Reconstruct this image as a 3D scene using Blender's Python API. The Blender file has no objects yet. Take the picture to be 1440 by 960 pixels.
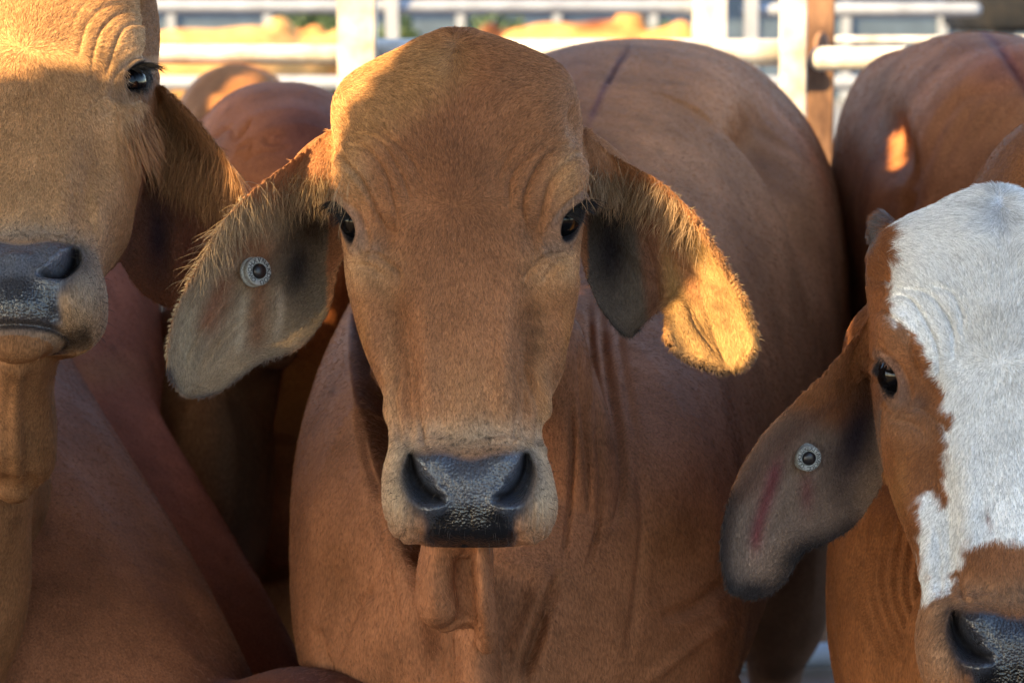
import bpy, bmesh, math, random
import numpy as np
from mathutils import Vector, Matrix, noise as mnoise
from mathutils.bvhtree import BVHTree
rng = np.random.default_rng(7)
random.seed(7)
R = math.radians
sc = bpy.context.scene
COL = sc.collection

# ------------------------------------------------------------------ camera
PITCH = R(6.2); CAMZ = 1.5
FOCAL = 110.0
K = 36.0 / FOCAL / 1440.0            # metres per photo pixel at 1 m
cam_d = bpy.data.cameras.new('camera'); cam = bpy.data.objects.new('camera', cam_d); COL.objects.link(cam)
cam_d.lens = FOCAL; cam_d.sensor_width = 36; cam_d.clip_start = 0.05; cam_d.clip_end = 2000
cam.location = (0, 0, CAMZ); cam.rotation_euler = (R(90) - PITCH, 0, 0)
cam_d.dof.use_dof = True; cam_d.dof.focus_distance = 3.02; cam_d.dof.aperture_fstop = 10.0
sc.camera = cam

# ------------------------------------------------------------------ light
SUN = Vector((-0.74, -0.46, 0.50)).normalized()     # towards the sun
sun_el = math.asin(SUN.z); sun_az = math.atan2(SUN.x, SUN.y)
world = bpy.data.worlds.new('World'); sc.world = world; world.use_nodes = True
wn = world.node_tree; bg = wn.nodes['Background']
sky = wn.nodes.new('ShaderNodeTexSky'); sky.sky_type = 'NISHITA'; sky.sun_disc = False
sky.sun_elevation = sun_el; sky.sun_rotation = sun_az; sky.air_density = 1.0; sky.dust_density = 0.6; sky.ozone_density = 0.4
wn.links.new(sky.outputs[0], bg.inputs[0]); bg.inputs[1].default_value = 0.12
sl = bpy.data.lights.new('sun', 'SUN'); so = bpy.data.objects.new('sun', sl); COL.objects.link(so)
sl.energy = 5.0; sl.angle = R(0.4); sl.color = (1.0, 0.68, 0.30)
so.rotation_euler = SUN.to_track_quat('Z', 'Y').to_euler(); so.location = (0, 0, 12)
sc.view_settings.view_transform = 'Standard'; sc.view_settings.look = 'None'
sc.view_settings.exposure = 2.32; sc.view_settings.gamma = 1.0
sc.cycles.use_denoising = True
sc.cycles.max_bounces = 6; sc.cycles.diffuse_bounces = 3; sc.cycles.glossy_bounces = 2
sc.cycles.transparent_max_bounces = 4
sc.cycles_curves.shape = 'RIBBONS'

# ------------------------------------------------------------------ coordinates
ca, sa = math.cos(PITCH), math.sin(PITCH)
def c2w(P):
    P = np.asarray(P, float); o = np.empty_like(P)
    o[..., 0] = P[..., 0]
    o[..., 1] = P[..., 1] * ca + P[..., 2] * sa
    o[..., 2] = CAMZ - P[..., 1] * sa + P[..., 2] * ca
    return o
def w2c(P):
    P = np.asarray(P, float); o = np.empty_like(P); y = P[..., 1]; z = P[..., 2] - CAMZ
    o[..., 0] = P[..., 0]; o[..., 1] = y * ca - z * sa; o[..., 2] = y * sa + z * ca
    return o
def cs(px, py, d): return np.array([(px - 720) * K * d, d, (480 - py) * K * d], float)
def W(px, py, d): return c2w(cs(px, py, d))
def w2p(P):
    C = w2c(P); o = np.empty_like(C)
    o[..., 0] = 720 + C[..., 0] / (K * C[..., 1]); o[..., 1] = 480 - C[..., 2] / (K * C[..., 1]); o[..., 2] = C[..., 1]
    return o
def sstep(a, b, x):
    t = np.clip((x - a) / (b - a), 0, 1); return t * t * (3 - 2 * t)

# ------------------------------------------------------------------ materials
def new_mat(name):
    m = bpy.data.materials.new(name); m.use_nodes = True
    nt = m.node_tree; return m, nt, nt.nodes['Principled BSDF']
def N(nt, t, **kw):
    n = nt.nodes.new(t)
    for k, v in kw.items(): setattr(n, k, v)
    return n
def simple(name, col, rough=0.6, metal=0.0, nscale=None, namt=0.25, bump=0.0, col2=None, coords='Object', stretch=(1, 1, 1), spec=0.5, bscale=None):
    m, nt, b = new_mat(name)
    b.inputs['Roughness'].default_value = rough; b.inputs['Metallic'].default_value = metal
    b.inputs['Specular IOR Level'].default_value = spec
    if nscale is None:
        b.inputs['Base Color'].default_value = (*col, 1); return m
    tc = N(nt, 'ShaderNodeTexCoord'); mp = N(nt, 'ShaderNodeMapping'); mp.inputs['Scale'].default_value = stretch
    nt.links.new(tc.outputs[coords], mp.inputs[0])
    nz = N(nt, 'ShaderNodeTexNoise'); nz.inputs['Scale'].default_value = nscale; nz.inputs['Detail'].default_value = 8
    nz.inputs['Roughness'].default_value = 0.62
    nt.links.new(mp.outputs[0], nz.inputs['Vector'])
    r = N(nt, 'ShaderNodeValToRGB'); r.color_ramp.elements[0].position = 0.35; r.color_ramp.elements[1].position = 0.68
    c2 = col2 if col2 else tuple(c * (1 - namt) for c in col)
    r.color_ramp.elements[0].color = (*c2, 1); r.color_ramp.elements[1].color = (*col, 1)
    nt.links.new(nz.outputs['Fac'], r.inputs[0]); nt.links.new(r.outputs[0], b.inputs['Base Color'])
    if bump:
        n2 = N(nt, 'ShaderNodeTexNoise'); n2.inputs['Scale'].default_value = bscale or nscale * 4; n2.inputs['Detail'].default_value = 6
        nt.links.new(mp.outputs[0], n2.inputs['Vector'])
        bp = N(nt, 'ShaderNodeBump'); bp.inputs['Strength'].default_value = bump; bp.inputs['Distance'].default_value = 0.01
        nt.links.new(n2.outputs['Fac'], bp.inputs['Height']); nt.links.new(bp.outputs[0], b.inputs['Normal'])
    return m

def coat_material(name):
    m, nt, b = new_mat(name)
    at = N(nt, 'ShaderNodeAttribute', attribute_name='Col')
    wt = N(nt, 'ShaderNodeAttribute', attribute_name='wet')
    tc = N(nt, 'ShaderNodeTexCoord')
    # broad mottling
    n1 = N(nt, 'ShaderNodeTexNoise'); n1.inputs['Scale'].default_value = 9; n1.inputs['Detail'].default_value = 5
    nt.links.new(tc.outputs['Object'], n1.inputs['Vector'])
    mp = N(nt, 'ShaderNodeMapping'); mp.inputs['Scale'].default_value = (1.0, 1.0, 0.28)
    nt.links.new(tc.outputs['Object'], mp.inputs[0])
    n2 = N(nt, 'ShaderNodeTexNoise'); n2.inputs['Scale'].default_value = 620; n2.inputs['Detail'].default_value = 3
    nt.links.new(mp.outputs[0], n2.inputs['Vector'])
    mr = N(nt, 'ShaderNodeMapRange'); mr.inputs[1].default_value = 0.3; mr.inputs[2].default_value = 0.7
    mr.inputs[3].default_value = 0.72; mr.inputs[4].default_value = 1.25
    nt.links.new(n1.outputs['Fac'], mr.inputs[0])
    mr2 = N(nt, 'ShaderNodeMapRange'); mr2.inputs[1].default_value = 0.3; mr2.inputs[2].default_value = 0.7
    mr2.inputs[3].default_value = 0.62; mr2.inputs[4].default_value = 1.38
    nt.links.new(n2.outputs['Fac'], mr2.inputs[0])
    mu = N(nt, 'ShaderNodeMath', operation='MULTIPLY'); nt.links.new(mr.outputs[0], mu.inputs[0]); nt.links.new(mr2.outputs[0], mu.inputs[1])
    vm = N(nt, 'ShaderNodeVectorMath', operation='SCALE')
    nt.links.new(at.outputs['Color'], vm.inputs[0]); nt.links.new(mu.outputs[0], vm.inputs['Scale'])
    nt.links.new(vm.outputs[0], b.inputs['Base Color'])
    rr = N(nt, 'ShaderNodeMapRange'); rr.inputs[3].default_value = 0.66; rr.inputs[4].default_value = 0.22
    nt.links.new(wt.outputs['Fac'], rr.inputs[0]); nt.links.new(rr.outputs[0], b.inputs['Roughness']); sp = N(nt, 'ShaderNodeMapRange'); sp.inputs[3].default_value = 0.07; sp.inputs[4].default_value = 0.6; nt.links.new(wt.outputs['Fac'], sp.inputs[0]); nt.links.new(sp.outputs[0], b.inputs['Specular IOR Level'])
    b.inputs['Specular IOR Level'].default_value = 0.22
    b.inputs['Sheen Weight'].default_value = 0.0; b.inputs['Sheen Roughness'].default_value = 0.5
    bp = N(nt, 'ShaderNodeBump'); bp.inputs['Strength'].default_value = 0.45; bp.inputs['Distance'].default_value = 0.0015
    nt.links.new(n2.outputs['Fac'], bp.inputs['Height'])
    # pebbled wet nose
    vo = N(nt, 'ShaderNodeTexVoronoi'); vo.feature = 'SMOOTH_F1'; vo.inputs['Scale'].default_value = 420
    nt.links.new(tc.outputs['Object'], vo.inputs['Vector'])
    inv = N(nt, 'ShaderNodeMath', operation='MULTIPLY'); nt.links.new(vo.outputs['Distance'], inv.inputs[0]); nt.links.new(wt.outputs['Fac'], inv.inputs[1])
    bp2 = N(nt, 'ShaderNodeBump'); bp2.invert = True; bp2.inputs['Strength'].default_value = 0.45; bp2.inputs['Distance'].default_value = 0.002
    nt.links.new(inv.outputs[0], bp2.inputs['Height']); nt.links.new(bp.outputs[0], bp2.inputs['Normal'])
    # soft skin wrinkling
    n3 = N(nt, 'ShaderNodeTexNoise'); n3.inputs['Scale'].default_value = 34; n3.inputs['Detail'].default_value = 4
    nt.links.new(mp.outputs[0], n3.inputs['Vector'])
    bp3 = N(nt, 'ShaderNodeBump'); bp3.inputs['Strength'].default_value = 0.45; bp3.inputs['Distance'].default_value = 0.006
    nt.links.new(n3.outputs['Fac'], bp3.inputs['Height']); nt.links.new(bp2.outputs[0], bp3.inputs['Normal'])
    nt.links.new(bp3.outputs[0], b.inputs['Normal'])
    return m
def hair_material(name, rough=0.45):
    m, nt, b = new_mat(name)
    at = N(nt, 'ShaderNodeAttribute', attribute_name='hcol')
    ci = N(nt, 'ShaderNodeHairInfo')
    mr = N(nt, 'ShaderNodeMapRange'); mr.inputs[3].default_value = 0.75; mr.inputs[4].default_value = 1.25
    nt.links.new(ci.outputs['Intercept'], mr.inputs[0])
    vm = N(nt, 'ShaderNodeVectorMath', operation='SCALE')
    nt.links.new(at.outputs['Color'], vm.inputs[0]); nt.links.new(mr.outputs[0], vm.inputs['Scale'])
    nt.links.new(vm.outputs[0], b.inputs['Base Color'])
    b.inputs['Roughness'].default_value = rough; b.inputs['Specular IOR Level'].default_value = 0.22
    return m
M_COAT = coat_material('coat'); M_HAIR = hair_material('coat_hair')
M_EYE = simple('eye', (0.003, 0.003, 0.004), 0.05, spec=0.22)
M_LASH = simple('lash', (0.01, 0.009, 0.009), 0.5)
M_TAG = simple('tag_plastic', (0.42, 0.45, 0.46), 0.45, nscale=600, col2=(0.20, 0.21, 0.21), bump=0.15)
M_TAGDARK = simple('tag_dark', (0.012, 0.011, 0.014), 0.3)
M_INK = simple('tag_ink', (0.02, 0.02, 0.024), 0.6)
M_WHITE = simple('white_paint', (0.62, 0.62, 0.61), 0.45, nscale=14, col2=(0.34, 0.30, 0.25), bump=0.1)
M_GALV = simple('galvanised', (0.27, 0.30, 0.35), 0.5, nscale=9, col2=(0.19, 0.21, 0.25))
M_RUST = simple('rusty_post', (0.26, 0.145, 0.085), 0.8, nscale=16, col2=(0.05, 0.022, 0.014), bump=0.2, stretch=(1, 1, 0.4))
M_GROUND = simple('dirt', (0.10, 0.062, 0.043), 0.95, nscale=1.4, col2=(0.05, 0.03, 0.022), bump=0.9, bscale=28)
M_YARD = simple('pale_yard', (0.15, 0.16, 0.175), 0.9, nscale=0.5, col2=(0.10, 0.11, 0.12), bump=0.3)
M_BLUE = simple('blue_grey_steel', (0.055, 0.085, 0.13), 0.5, nscale=5, col2=(0.035, 0.055, 0.085))
M_DARK = simple('dark_tank', (0.009, 0.012, 0.018), 0.8, nscale=14, col2=(0.022, 0.022, 0.025), spec=0.1)
M_LEAF = simple('leaf', (0.06, 0.10, 0.03), 0.7, nscale=12, col2=(0.03, 0.055, 0.015))
M_TIN = simple('tin_roof', (0.30, 0.30, 0.30), 0.6, nscale=2, col2=(0.20, 0.16, 0.13))
M_TIMBER = simple('timber', (0.22, 0.13, 0.08), 0.85, nscale=7, col2=(0.12, 0.07, 0.045), stretch=(1, 1, 0.2))
M_CONC = simple('stone', (0.30, 0.29, 0.28), 0.9, nscale=11, col2=(0.17, 0.16, 0.15), bump=0.4)

# ------------------------------------------------------------------ object helpers
def tag(o, label=None, cat=None, group=None, kind=None):
    if label: o['label'] = label
    if cat: o['category'] = cat
    if group: o['group'] = group
    if kind: o['kind'] = kind
    return o
def root(name, loc, label, cat, group=None):
    o = bpy.data.objects.new(name, None); COL.objects.link(o); o.location = loc; o.empty_display_size = 0.1
    return tag(o, label, cat, group)
def mesh_obj(name, V, F, mat, parent=None, smooth=True):
    V = np.asarray(V, float)
    if parent is not None: V = V - np.array(parent.location)
    me = bpy.data.meshes.new(name); me.from_pydata(V.tolist(), [], [tuple(f) for f in F]); me.update()
    if smooth: me.polygons.foreach_set('use_smooth', [True] * len(me.polygons))
    o = bpy.data.objects.new(name, me); COL.objects.link(o); me.materials.append(mat)
    if parent is not None: o.parent = parent
    return o
def join(parts):
    Vs, Fs, n = [], [], 0
    for V, F in parts:
        Vs.append(np.asarray(V, float)); Fs += [tuple(i + n for i in f) for f in F]; n += len(V)
    return np.concatenate(Vs), Fs
def box(c, s, rz=0.0, bev=0.0):
    bm = bmesh.new(); bmesh.ops.create_cube(bm, size=1)
    bmesh.ops.scale(bm, vec=s, verts=bm.verts)
    if bev: bmesh.ops.bevel(bm, geom=bm.edges[:], offset=bev, segments=2, affect='EDGES')
    bmesh.ops.rotate(bm, matrix=Matrix.Rotation(rz, 3, 'Z'), verts=bm.verts)
    V = np.array([v.co[:] for v in bm.verts]) + np.array(c); bm.verts.index_update()
    F = [tuple(v.index for v in f.verts) for f in bm.faces]; bm.free(); return V, F
def hermite(t, T, A):
    A = np.asarray(A, float); T = np.asarray(T, float); one = A.ndim == 1
    if one: A = A[:, None]
    d = (A[1:] - A[:-1]) / (T[1:] - T[:-1])[:, None]
    m = np.zeros_like(A); m[0] = d[0]; m[-1] = d[-1]
    for i in range(1, len(A) - 1):
        h0, h1 = T[i] - T[i - 1], T[i + 1] - T[i]
        m[i] = (d[i - 1] * h1 + d[i] * h0) / (h0 + h1)
    i = np.clip(np.searchsorted(T, t) - 1, 0, len(T) - 2); h = (T[i + 1] - T[i])[:, None]
    u = ((t - T[i]) / (T[i + 1] - T[i]))[:, None]
    r = (2*u**3 - 3*u**2 + 1) * A[i] + (u**3 - 2*u**2 + u) * h * m[i] + (-2*u**3 + 3*u**2) * A[i + 1] + (u**3 - u**2) * h * m[i + 1]
    return r[:, 0] if one else r
def loft(S):
    S = np.asarray(S); n, k, _ = S.shape
    V = np.concatenate([S.reshape(-1, 3), S[0].mean(0)[None], S[-1].mean(0)[None]])
    F = []
    for i in range(n - 1):
        for j in range(k):
            a, b = i * k + j, i * k + (j + 1) % k
            F.append((a, b, b + k, a + k))
    for j in range(k):
        F.append((n * k, (j + 1) % k, j)); F.append((n * k + 1, (n - 1) * k + j, (n - 1) * k + (j + 1) % k))
    return V, F
def cap(ts): return ts
def tube(P, ra, rb=None, up=(0, 0, 1), m=24, k=32, n=2.0, roundcap=True):
    """P world points, ra half-width sideways, rb half-width along up"""
    P = np.asarray(P, float); rb = ra if rb is None else rb
    ra = np.broadcast_to(np.asarray(ra, float), (len(P),)); rb = np.broadcast_to(np.asarray(rb, float), (len(P),))
    L = np.r_[0, np.cumsum(np.linalg.norm(np.diff(P, axis=0), axis=1))]
    t = np.linspace(0, L[-1], m)
    Q = hermite(t, L, P); a = hermite(t, L, ra); b = hermite(t, L, rb)
    T = np.gradient(Q, axis=0); T /= np.linalg.norm(T, axis=1)[:, None]
    if roundcap:
        for end in (0, -1):
            sgn = -1 if end == 0 else 1
            cc = []
            for q in (35, 62, 82):
                c_, s_ = math.cos(R(q)), math.sin(R(q))
                r_ = min(a[end], b[end])
                cc.append((Q[end] + sgn * T[end] * r_ * s_ * 0.8, a[end] * c_, b[end] * c_, T[end]))
            if end == 0: cc = cc[::-1]
            q_, a_, b_, t_ = map(np.array, zip(*cc))
            if end == 0: Q, a, b, T = np.r_[q_, Q], np.r_[a_, a], np.r_[b_, b], np.r_[t_, T]
            else: Q, a, b, T = np.r_[Q, q_], np.r_[a, a_], np.r_[b, b_], np.r_[T, t_]
    up = np.asarray(up, float)
    S = np.cross(T, up); S /= np.linalg.norm(S, axis=1)[:, None] + 1e-9
    U = np.cross(S, T)
    th = np.linspace(0, 2 * math.pi, k, endpoint=False)
    c, s = np.cos(th), np.sin(th); e = 2.0 / n
    c = np.sign(c) * np.abs(c) ** e; s = np.sign(s) * np.abs(s) ** e
    X = Q[:, None] + S[:, None] * (a[:, None] * c)[..., None] + U[:, None] * (b[:, None] * s)[..., None]
    return loft(X)
def dsec(rows, m=40, k=64):
    """cross-sections of a body whose length runs away from the viewer: (distance, cx, cy, rx, ry, exponent)"""
    A = np.array(sorted(rows), float); t = np.linspace(A[0, 0], A[-1, 0], m)
    B = hermite(t, A[:, 0], A); th = np.linspace(0, 2 * math.pi, k, endpoint=False)
    S = []
    for d, cx, cy, rx, ry, n in B:
        c, s = np.cos(th), np.sin(th); e = 2 / n
        x = cx + rx * np.sign(c) * np.abs(c) ** e; y = cy + ry * np.sign(s) * np.abs(s) ** e
        S.append(np.stack([(x - 720) * K * d, np.full(k, d), (480 - y) * K * d], 1))
    return loft(c2w(np.array(S)))
def ellipsoid(c, r, k=24, m=14):
    th = np.linspace(0, 2 * math.pi, k, endpoint=False); ph = np.linspace(0.12, math.pi - 0.12, m)
    S = [np.stack([np.sin(p) * np.cos(th) * r[0] + c[0], np.sin(p) * np.sin(th) * r[1] + c[1], np.full(k, math.cos(p) * r[2] + c[2])], 1) for p in ph]
    return loft(S)
def leg(top, foot, s=1.0, hind=False):
    top = np.array(top, float); foot = np.array(foot, float); mid = (top + foot) / 2
    dy = 0.07 if hind else -0.01
    P = [top, top * .66 + foot * .34 + [0, -dy * .5, 0], mid + [0, dy, 0], top * .2 + foot * .8 + [0, dy * .3, 0], foot + [0, 0, .07], foot + [0, -.02, 0.0]]
    P = np.array(P); r = np.array([.11, .075, .045, .032, .038, .05]) * s
    return tube(P, r, r * 1.15, up=(0, 1, 0.01), m=24, k=18, roundcap=False)

# ------------------------------------------------------------------ remesh one animal into a single skin
def remesh(parts, voxel, centre=None, r0=0.45, comp=0.35, smooth=6, body_smooth=40, head_keep=None):
    V, F = join(parts)
    if centre is not None:
        c = np.array(centre); d = V - c; r = np.linalg.norm(d, axis=1)
        r2 = np.where(r > r0, r0 + (r - r0) * comp, r); V = c + d * (r2 / np.maximum(r, 1e-6))[:, None]
    me = bpy.data.meshes.new('tmp'); me.from_pydata(V.tolist(), [], F); me.update()
    o = bpy.data.objects.new('tmp', me); COL.objects.link(o)
    md = o.modifiers.new('r', 'REMESH'); md.mode = 'VOXEL'; md.voxel_size = voxel; md.use_smooth_shade = True
    def bake(o):
        dg = bpy.context.evaluated_depsgraph_get(); dg.update()
        return bpy.data.meshes.new_from_object(o.evaluated_get(dg))
    me2 = bake(o); o.modifiers.clear(); old = o.data; o.data = me2; bpy.data.meshes.remove(old)
    V = getv(me2)
    if centre is not None:
        c = np.array(centre); d = V - c; r = np.linalg.norm(d, axis=1)
        r2 = np.where(r > r0, r0 + (r - r0) / comp, r); V = c + d * (r2 / np.maximum(r, 1e-6))[:, None]
        setv(me2, V)
    if smooth:
        md = o.modifiers.new('s', 'SMOOTH'); md.factor = 0.5; md.iterations = smooth
    if body_smooth:
        w = np.ones(len(V), bool) if head_keep is None else ~head_keep(V)
        vg = o.vertex_groups.new(name='b'); vg.add(np.nonzero(w)[0].tolist(), 1.0, 'REPLACE')
        md = o.modifiers.new('s2', 'SMOOTH'); md.factor = 0.5; md.iterations = body_smooth; md.vertex_group = 'b'
    me3 = bake(o) if o.modifiers else me2
    bpy.data.objects.remove(o)
    return me3
def getv(me):
    a = np.empty(len(me.vertices) * 3, np.float32); me.vertices.foreach_get('co', a); return a.reshape(-1, 3).astype(float)
def setv(me, V):
    me.vertices.foreach_set('co', np.ascontiguousarray(V, np.float32).ravel()); me.update()
def getn(me):
    a = np.empty(len(me.vertices) * 3, np.float32); me.vertex_normals.foreach_get('vector', a); return a.reshape(-1, 3).astype(float)

# ------------------------------------------------------------------ brushes
def nzv(V, scale, seed=0, n=7):
    g = np.random.default_rng(seed); o = np.zeros(len(V)); tot = 0
    for k in range(n):
        a, b, c = (norm(g.normal(size=3)) for _ in range(3)); f = scale * 1.35 ** k; w = .8 ** k; tot += w * .6
        o += w * np.sin(V @ a * f + 6.3 * g.random() + 1.9 * np.sin(V @ b * f * .63 + 6.3 * g.random()) + 1.3 * np.sin(V @ c * f * .41))
    return o / tot
def mottle(C, V, wet, amt=.16, fine=.10):
    f = 1 + amt * nzv(V, 26, 1) * .6 + fine * nzv(V, 120, 2) * .6; C *= np.where(wet > .3, 1, np.clip(f, .45, 1.6))[:, None]
    g = np.clip(nzv(V, 45, 3) - .9, 0, .5)[:, None] * 1.0; C[:] = C * (1 - g * (wet[:, None] < .3)) + C * .45 * g * (wet[:, None] < .3)
def poly_dist(P, pts):
    P = P[:, :2]; d = np.full(len(P), 1e9); tt = np.zeros(len(P)); pts = np.asarray(pts, float)
    L = np.r_[0, np.cumsum(np.linalg.norm(np.diff(pts, axis=0), axis=1))]
    for i in range(len(pts) - 1):
        a, b = pts[i], pts[i + 1]; ab = b - a
        u = np.clip(((P - a) @ ab) / (ab @ ab + 1e-9), 0, 1); q = np.linalg.norm(P - (a + u[:, None] * ab), axis=1)
        c = q < d; d[c] = q[c]; tt[c] = (L[i] + u[c] * (L[i + 1] - L[i])) / L[-1]
    return d, tt
def smooth_line(pts, n=6):
    pts = np.asarray(pts, float)
    if len(pts) < 3: return pts
    T = np.arange(len(pts), dtype=float); return hermite(np.linspace(0, len(pts) - 1, n * (len(pts) - 1) + 1), T, pts)
def sdf(P, poly):
    poly = np.asarray(poly, float); x, y = P[:, 0], P[:, 1]; ins = np.zeros(len(P), bool)
    for i in range(len(poly)):
        a, b = poly[i - 1], poly[i]
        c = ((a[1] > y) != (b[1] > y)) & (x < (b[0] - a[0]) * (y - a[1]) / (b[1] - a[1] + 1e-12) + a[0]); ins ^= c
    d, _ = poly_dist(P, np.r_[poly, poly[:1]]); return np.where(ins, -d, d)
class Brush:
    """P: coordinates the brushes are written in; face: 0..1 how far each vertex takes them; D: displacement along the normal (m)"""
    def __init__(s, P, face, C=None, wet=None, px=0.000682):
        s.P, s.face, s.C, s.wet, s.px = P, face, C, wet, px; s.gain = 1.0; s.D = np.zeros(len(P))
    def sel(s, x0, x1, y0, y1):
        return np.nonzero((s.P[:, 0] > x0) & (s.P[:, 0] < x1) & (s.P[:, 1] > y0) & (s.P[:, 1] < y1) & (s.face > 0.001))[0]
    def wblob(s, x, y, rx, ry, ang=0.0):
        r = 2.6 * max(rx, ry); i = s.sel(x - r, x + r, y - r, y + r)
        dx, dy = s.P[i, 0] - x, s.P[i, 1] - y; c, n = math.cos(R(ang)), math.sin(R(ang))
        u, v = (dx * c + dy * n) / rx, (-dx * n + dy * c) / ry
        return i, np.exp(-(u * u + v * v)) * s.face[i]
    def wline(s, pts, w, taper=True):
        pts = smooth_line(pts); r = w * 3
        i = s.sel(pts[:, 0].min() - r, pts[:, 0].max() + r, pts[:, 1].min() - r, pts[:, 1].max() + r)
        if len(i) == 0: return i, np.zeros(0)
        d, t = poly_dist(s.P[i], pts); g = np.exp(-(d / w) ** 2) * s.face[i]
        if taper: g *= np.clip(np.minimum(t, 1 - t) * 5 + 0.15, 0, 1)
        return i, g
    def wpoly(s, pts, soft, grow=0.0):
        pts = smooth_line(np.r_[pts, pts[:1]], 5)[:-1]; r = soft * 2 + abs(grow)
        i = s.sel(pts[:, 0].min() - r, pts[:, 0].max() + r, pts[:, 1].min() - r, pts[:, 1].max() + r)
        if len(i) == 0: return i, np.zeros(0)
        d = sdf(s.P[i], pts) - grow; return i, (1 - sstep(-soft, soft, d)) * s.face[i]
    def put(s, iw, amt): s.D[iw[0]] += iw[1] * amt * s.px * s.gain
    def paint(s, iw, col, a=1.0):
        i, w = iw; w = np.clip(w * a, 0, 1)[:, None]; s.C[i] = s.C[i] * (1 - w) + np.array(col) * w
    def gloss(s, iw, a=1.0): s.wet[iw[0]] = np.maximum(s.wet[iw[0]], iw[1] * a)

# ------------------------------------------------------------------ the head, in units of one photo pixel of the middle animal
HEAD = np.array([
 # y    xl   xr    f    D    B   n
 (30, 622, 660, -92,  20,  30, 2.0),
 (40, 594, 694, -74,  36,  70, 2.0),
 (60, 556, 746, -50,  55, 120, 2.1),
 (76, 522, 780, -38,  68, 140, 2.2),
 (98, 486, 802, -25,  82, 165, 2.4),
 (125, 466, 813, -13,  97, 190, 2.6),
 (160, 460, 820, -3, 110, 215, 2.7),
 (200, 466, 821,  5, 116, 240, 2.7),
 (240, 468, 823,  8, 116, 260, 2.6),
 (280, 470, 824,  8, 115, 270, 2.5),
 (320, 475, 820,  6, 110, 280, 2.4),
 (360, 480, 815,  4, 105, 280, 2.25),
 (400, 486, 809,  4, 104, 275, 2.15),
 (440, 495, 803,  6, 104, 262, 2.1),
 (480, 508, 798,  9, 104, 248, 2.1),
 (520, 522, 794, 13, 100, 228, 2.15),
 (560, 538, 776, 18,  94, 200, 2.3),
 (600, 550, 761, 28,  86, 172, 2.5),
 (630, 546, 764, 44,  82, 150, 2.6),
 (660, 538, 775, 62,  90, 135, 2.6),
 (690, 537, 780, 72,  98, 125, 2.6),
 (720, 544, 780, 74, 100, 112, 2.5),
 (742, 554, 772, 66,  90,  95, 2.4),
 (758, 572, 756, 50,  72,  76, 2.2),
 (768, 600, 728, 30,  40,  46, 2.0)], float)
def cx_at(y): return np.interp(y, [0, 300, 690, 800], [641, 647, 661, 662])
def head_loft(xform):
    ys = np.concatenate([np.linspace(30, 100, 12), np.linspace(108, 740, 60), np.linspace(745, 768, 7)])
    B = hermite(ys, HEAD[:, 0], HEAD); k = 96; th = np.linspace(0, 2 * math.pi, k, endpoint=False)
    S = []
    for y, xl, xr, f, D, Bk, n in B:
        cx = (xl + xr) / 2; hw = (xr - xl) / 2; s, c = np.sin(th), np.cos(th)
        x = cx + hw * np.sign(s) * np.abs(s) ** (2 / n)
        w = np.where(c > 0, f - D + D * np.abs(c) ** (2 / n), f - D - Bk * np.abs(c) ** (2 / 2.2))
        S.append(np.stack([x, np.full(k, y), w], 1))
    V, F = loft(S); return xform.to_world(V), F
class Xform:
    def __init__(s, px, py, d, pitch=0.0, yaw=0.0, roll=0.0, scale=1.0):
        u = 0.000682 * scale; a = R(pitch); o = c2w(cs(px, py, d))
        ex = np.array([1.0, 0, 0]); ey = np.array([0, -math.sin(a), -math.cos(a)]); ew = np.array([0, -math.cos(a), math.sin(a)])
        def rot(v, ang, ax):
            return np.array(Matrix.Rotation(ang, 3, ax) @ Vector(v))
        M_ = []
        for v in (ex, ey, ew):
            v = rot(v, R(roll), 'Y'); v = rot(v, R(yaw), 'Z'); M_.append(v)
        M_ = np.array(M_); o0 = c2w(np.zeros(3)); s.A = np.array([c2w(v) - o0 for v in M_])   # rows: axes in world
        s.o, s.u = o, u
    def to_world(s, H):
        H = np.asarray(H, float); return s.o + s.u * ((H - np.array([645, 300, 0])) @ s.A)
    def to_head(s, Wp): return ((np.asarray(Wp) - s.o) @ s.A.T) / s.u + np.array([645, 300, 0])
    def vec_head(s, v): return v @ s.A.T
def mirror(pts):
    return [(2 * cx_at(y) - x, y) for x, y in pts]
EYE = {-1: (485, 308), 1: (805, 306)}
def eye_frame(side):
    cx, y = EYE[side]; hw = 174.0; n = 2.45; q = min(abs(cx - 647) / hw, .985)
    w = 7 - 113 * (1 - (1 - q ** n) ** (1 / n))
    p = np.array([cx, y, w]); a = np.array([side * 0.76, -0.02, 0.65]); a /= np.linalg.norm(a)
    t1 = np.array([side * 26.0, -46, -40]); t1 -= a * (t1 @ a); t1 /= np.linalg.norm(t1); t2 = np.cross(a, t1)
    if t2[1] > 0: t2 = -t2                                                 # t2 points up
    return p, a, t1, t2
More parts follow.
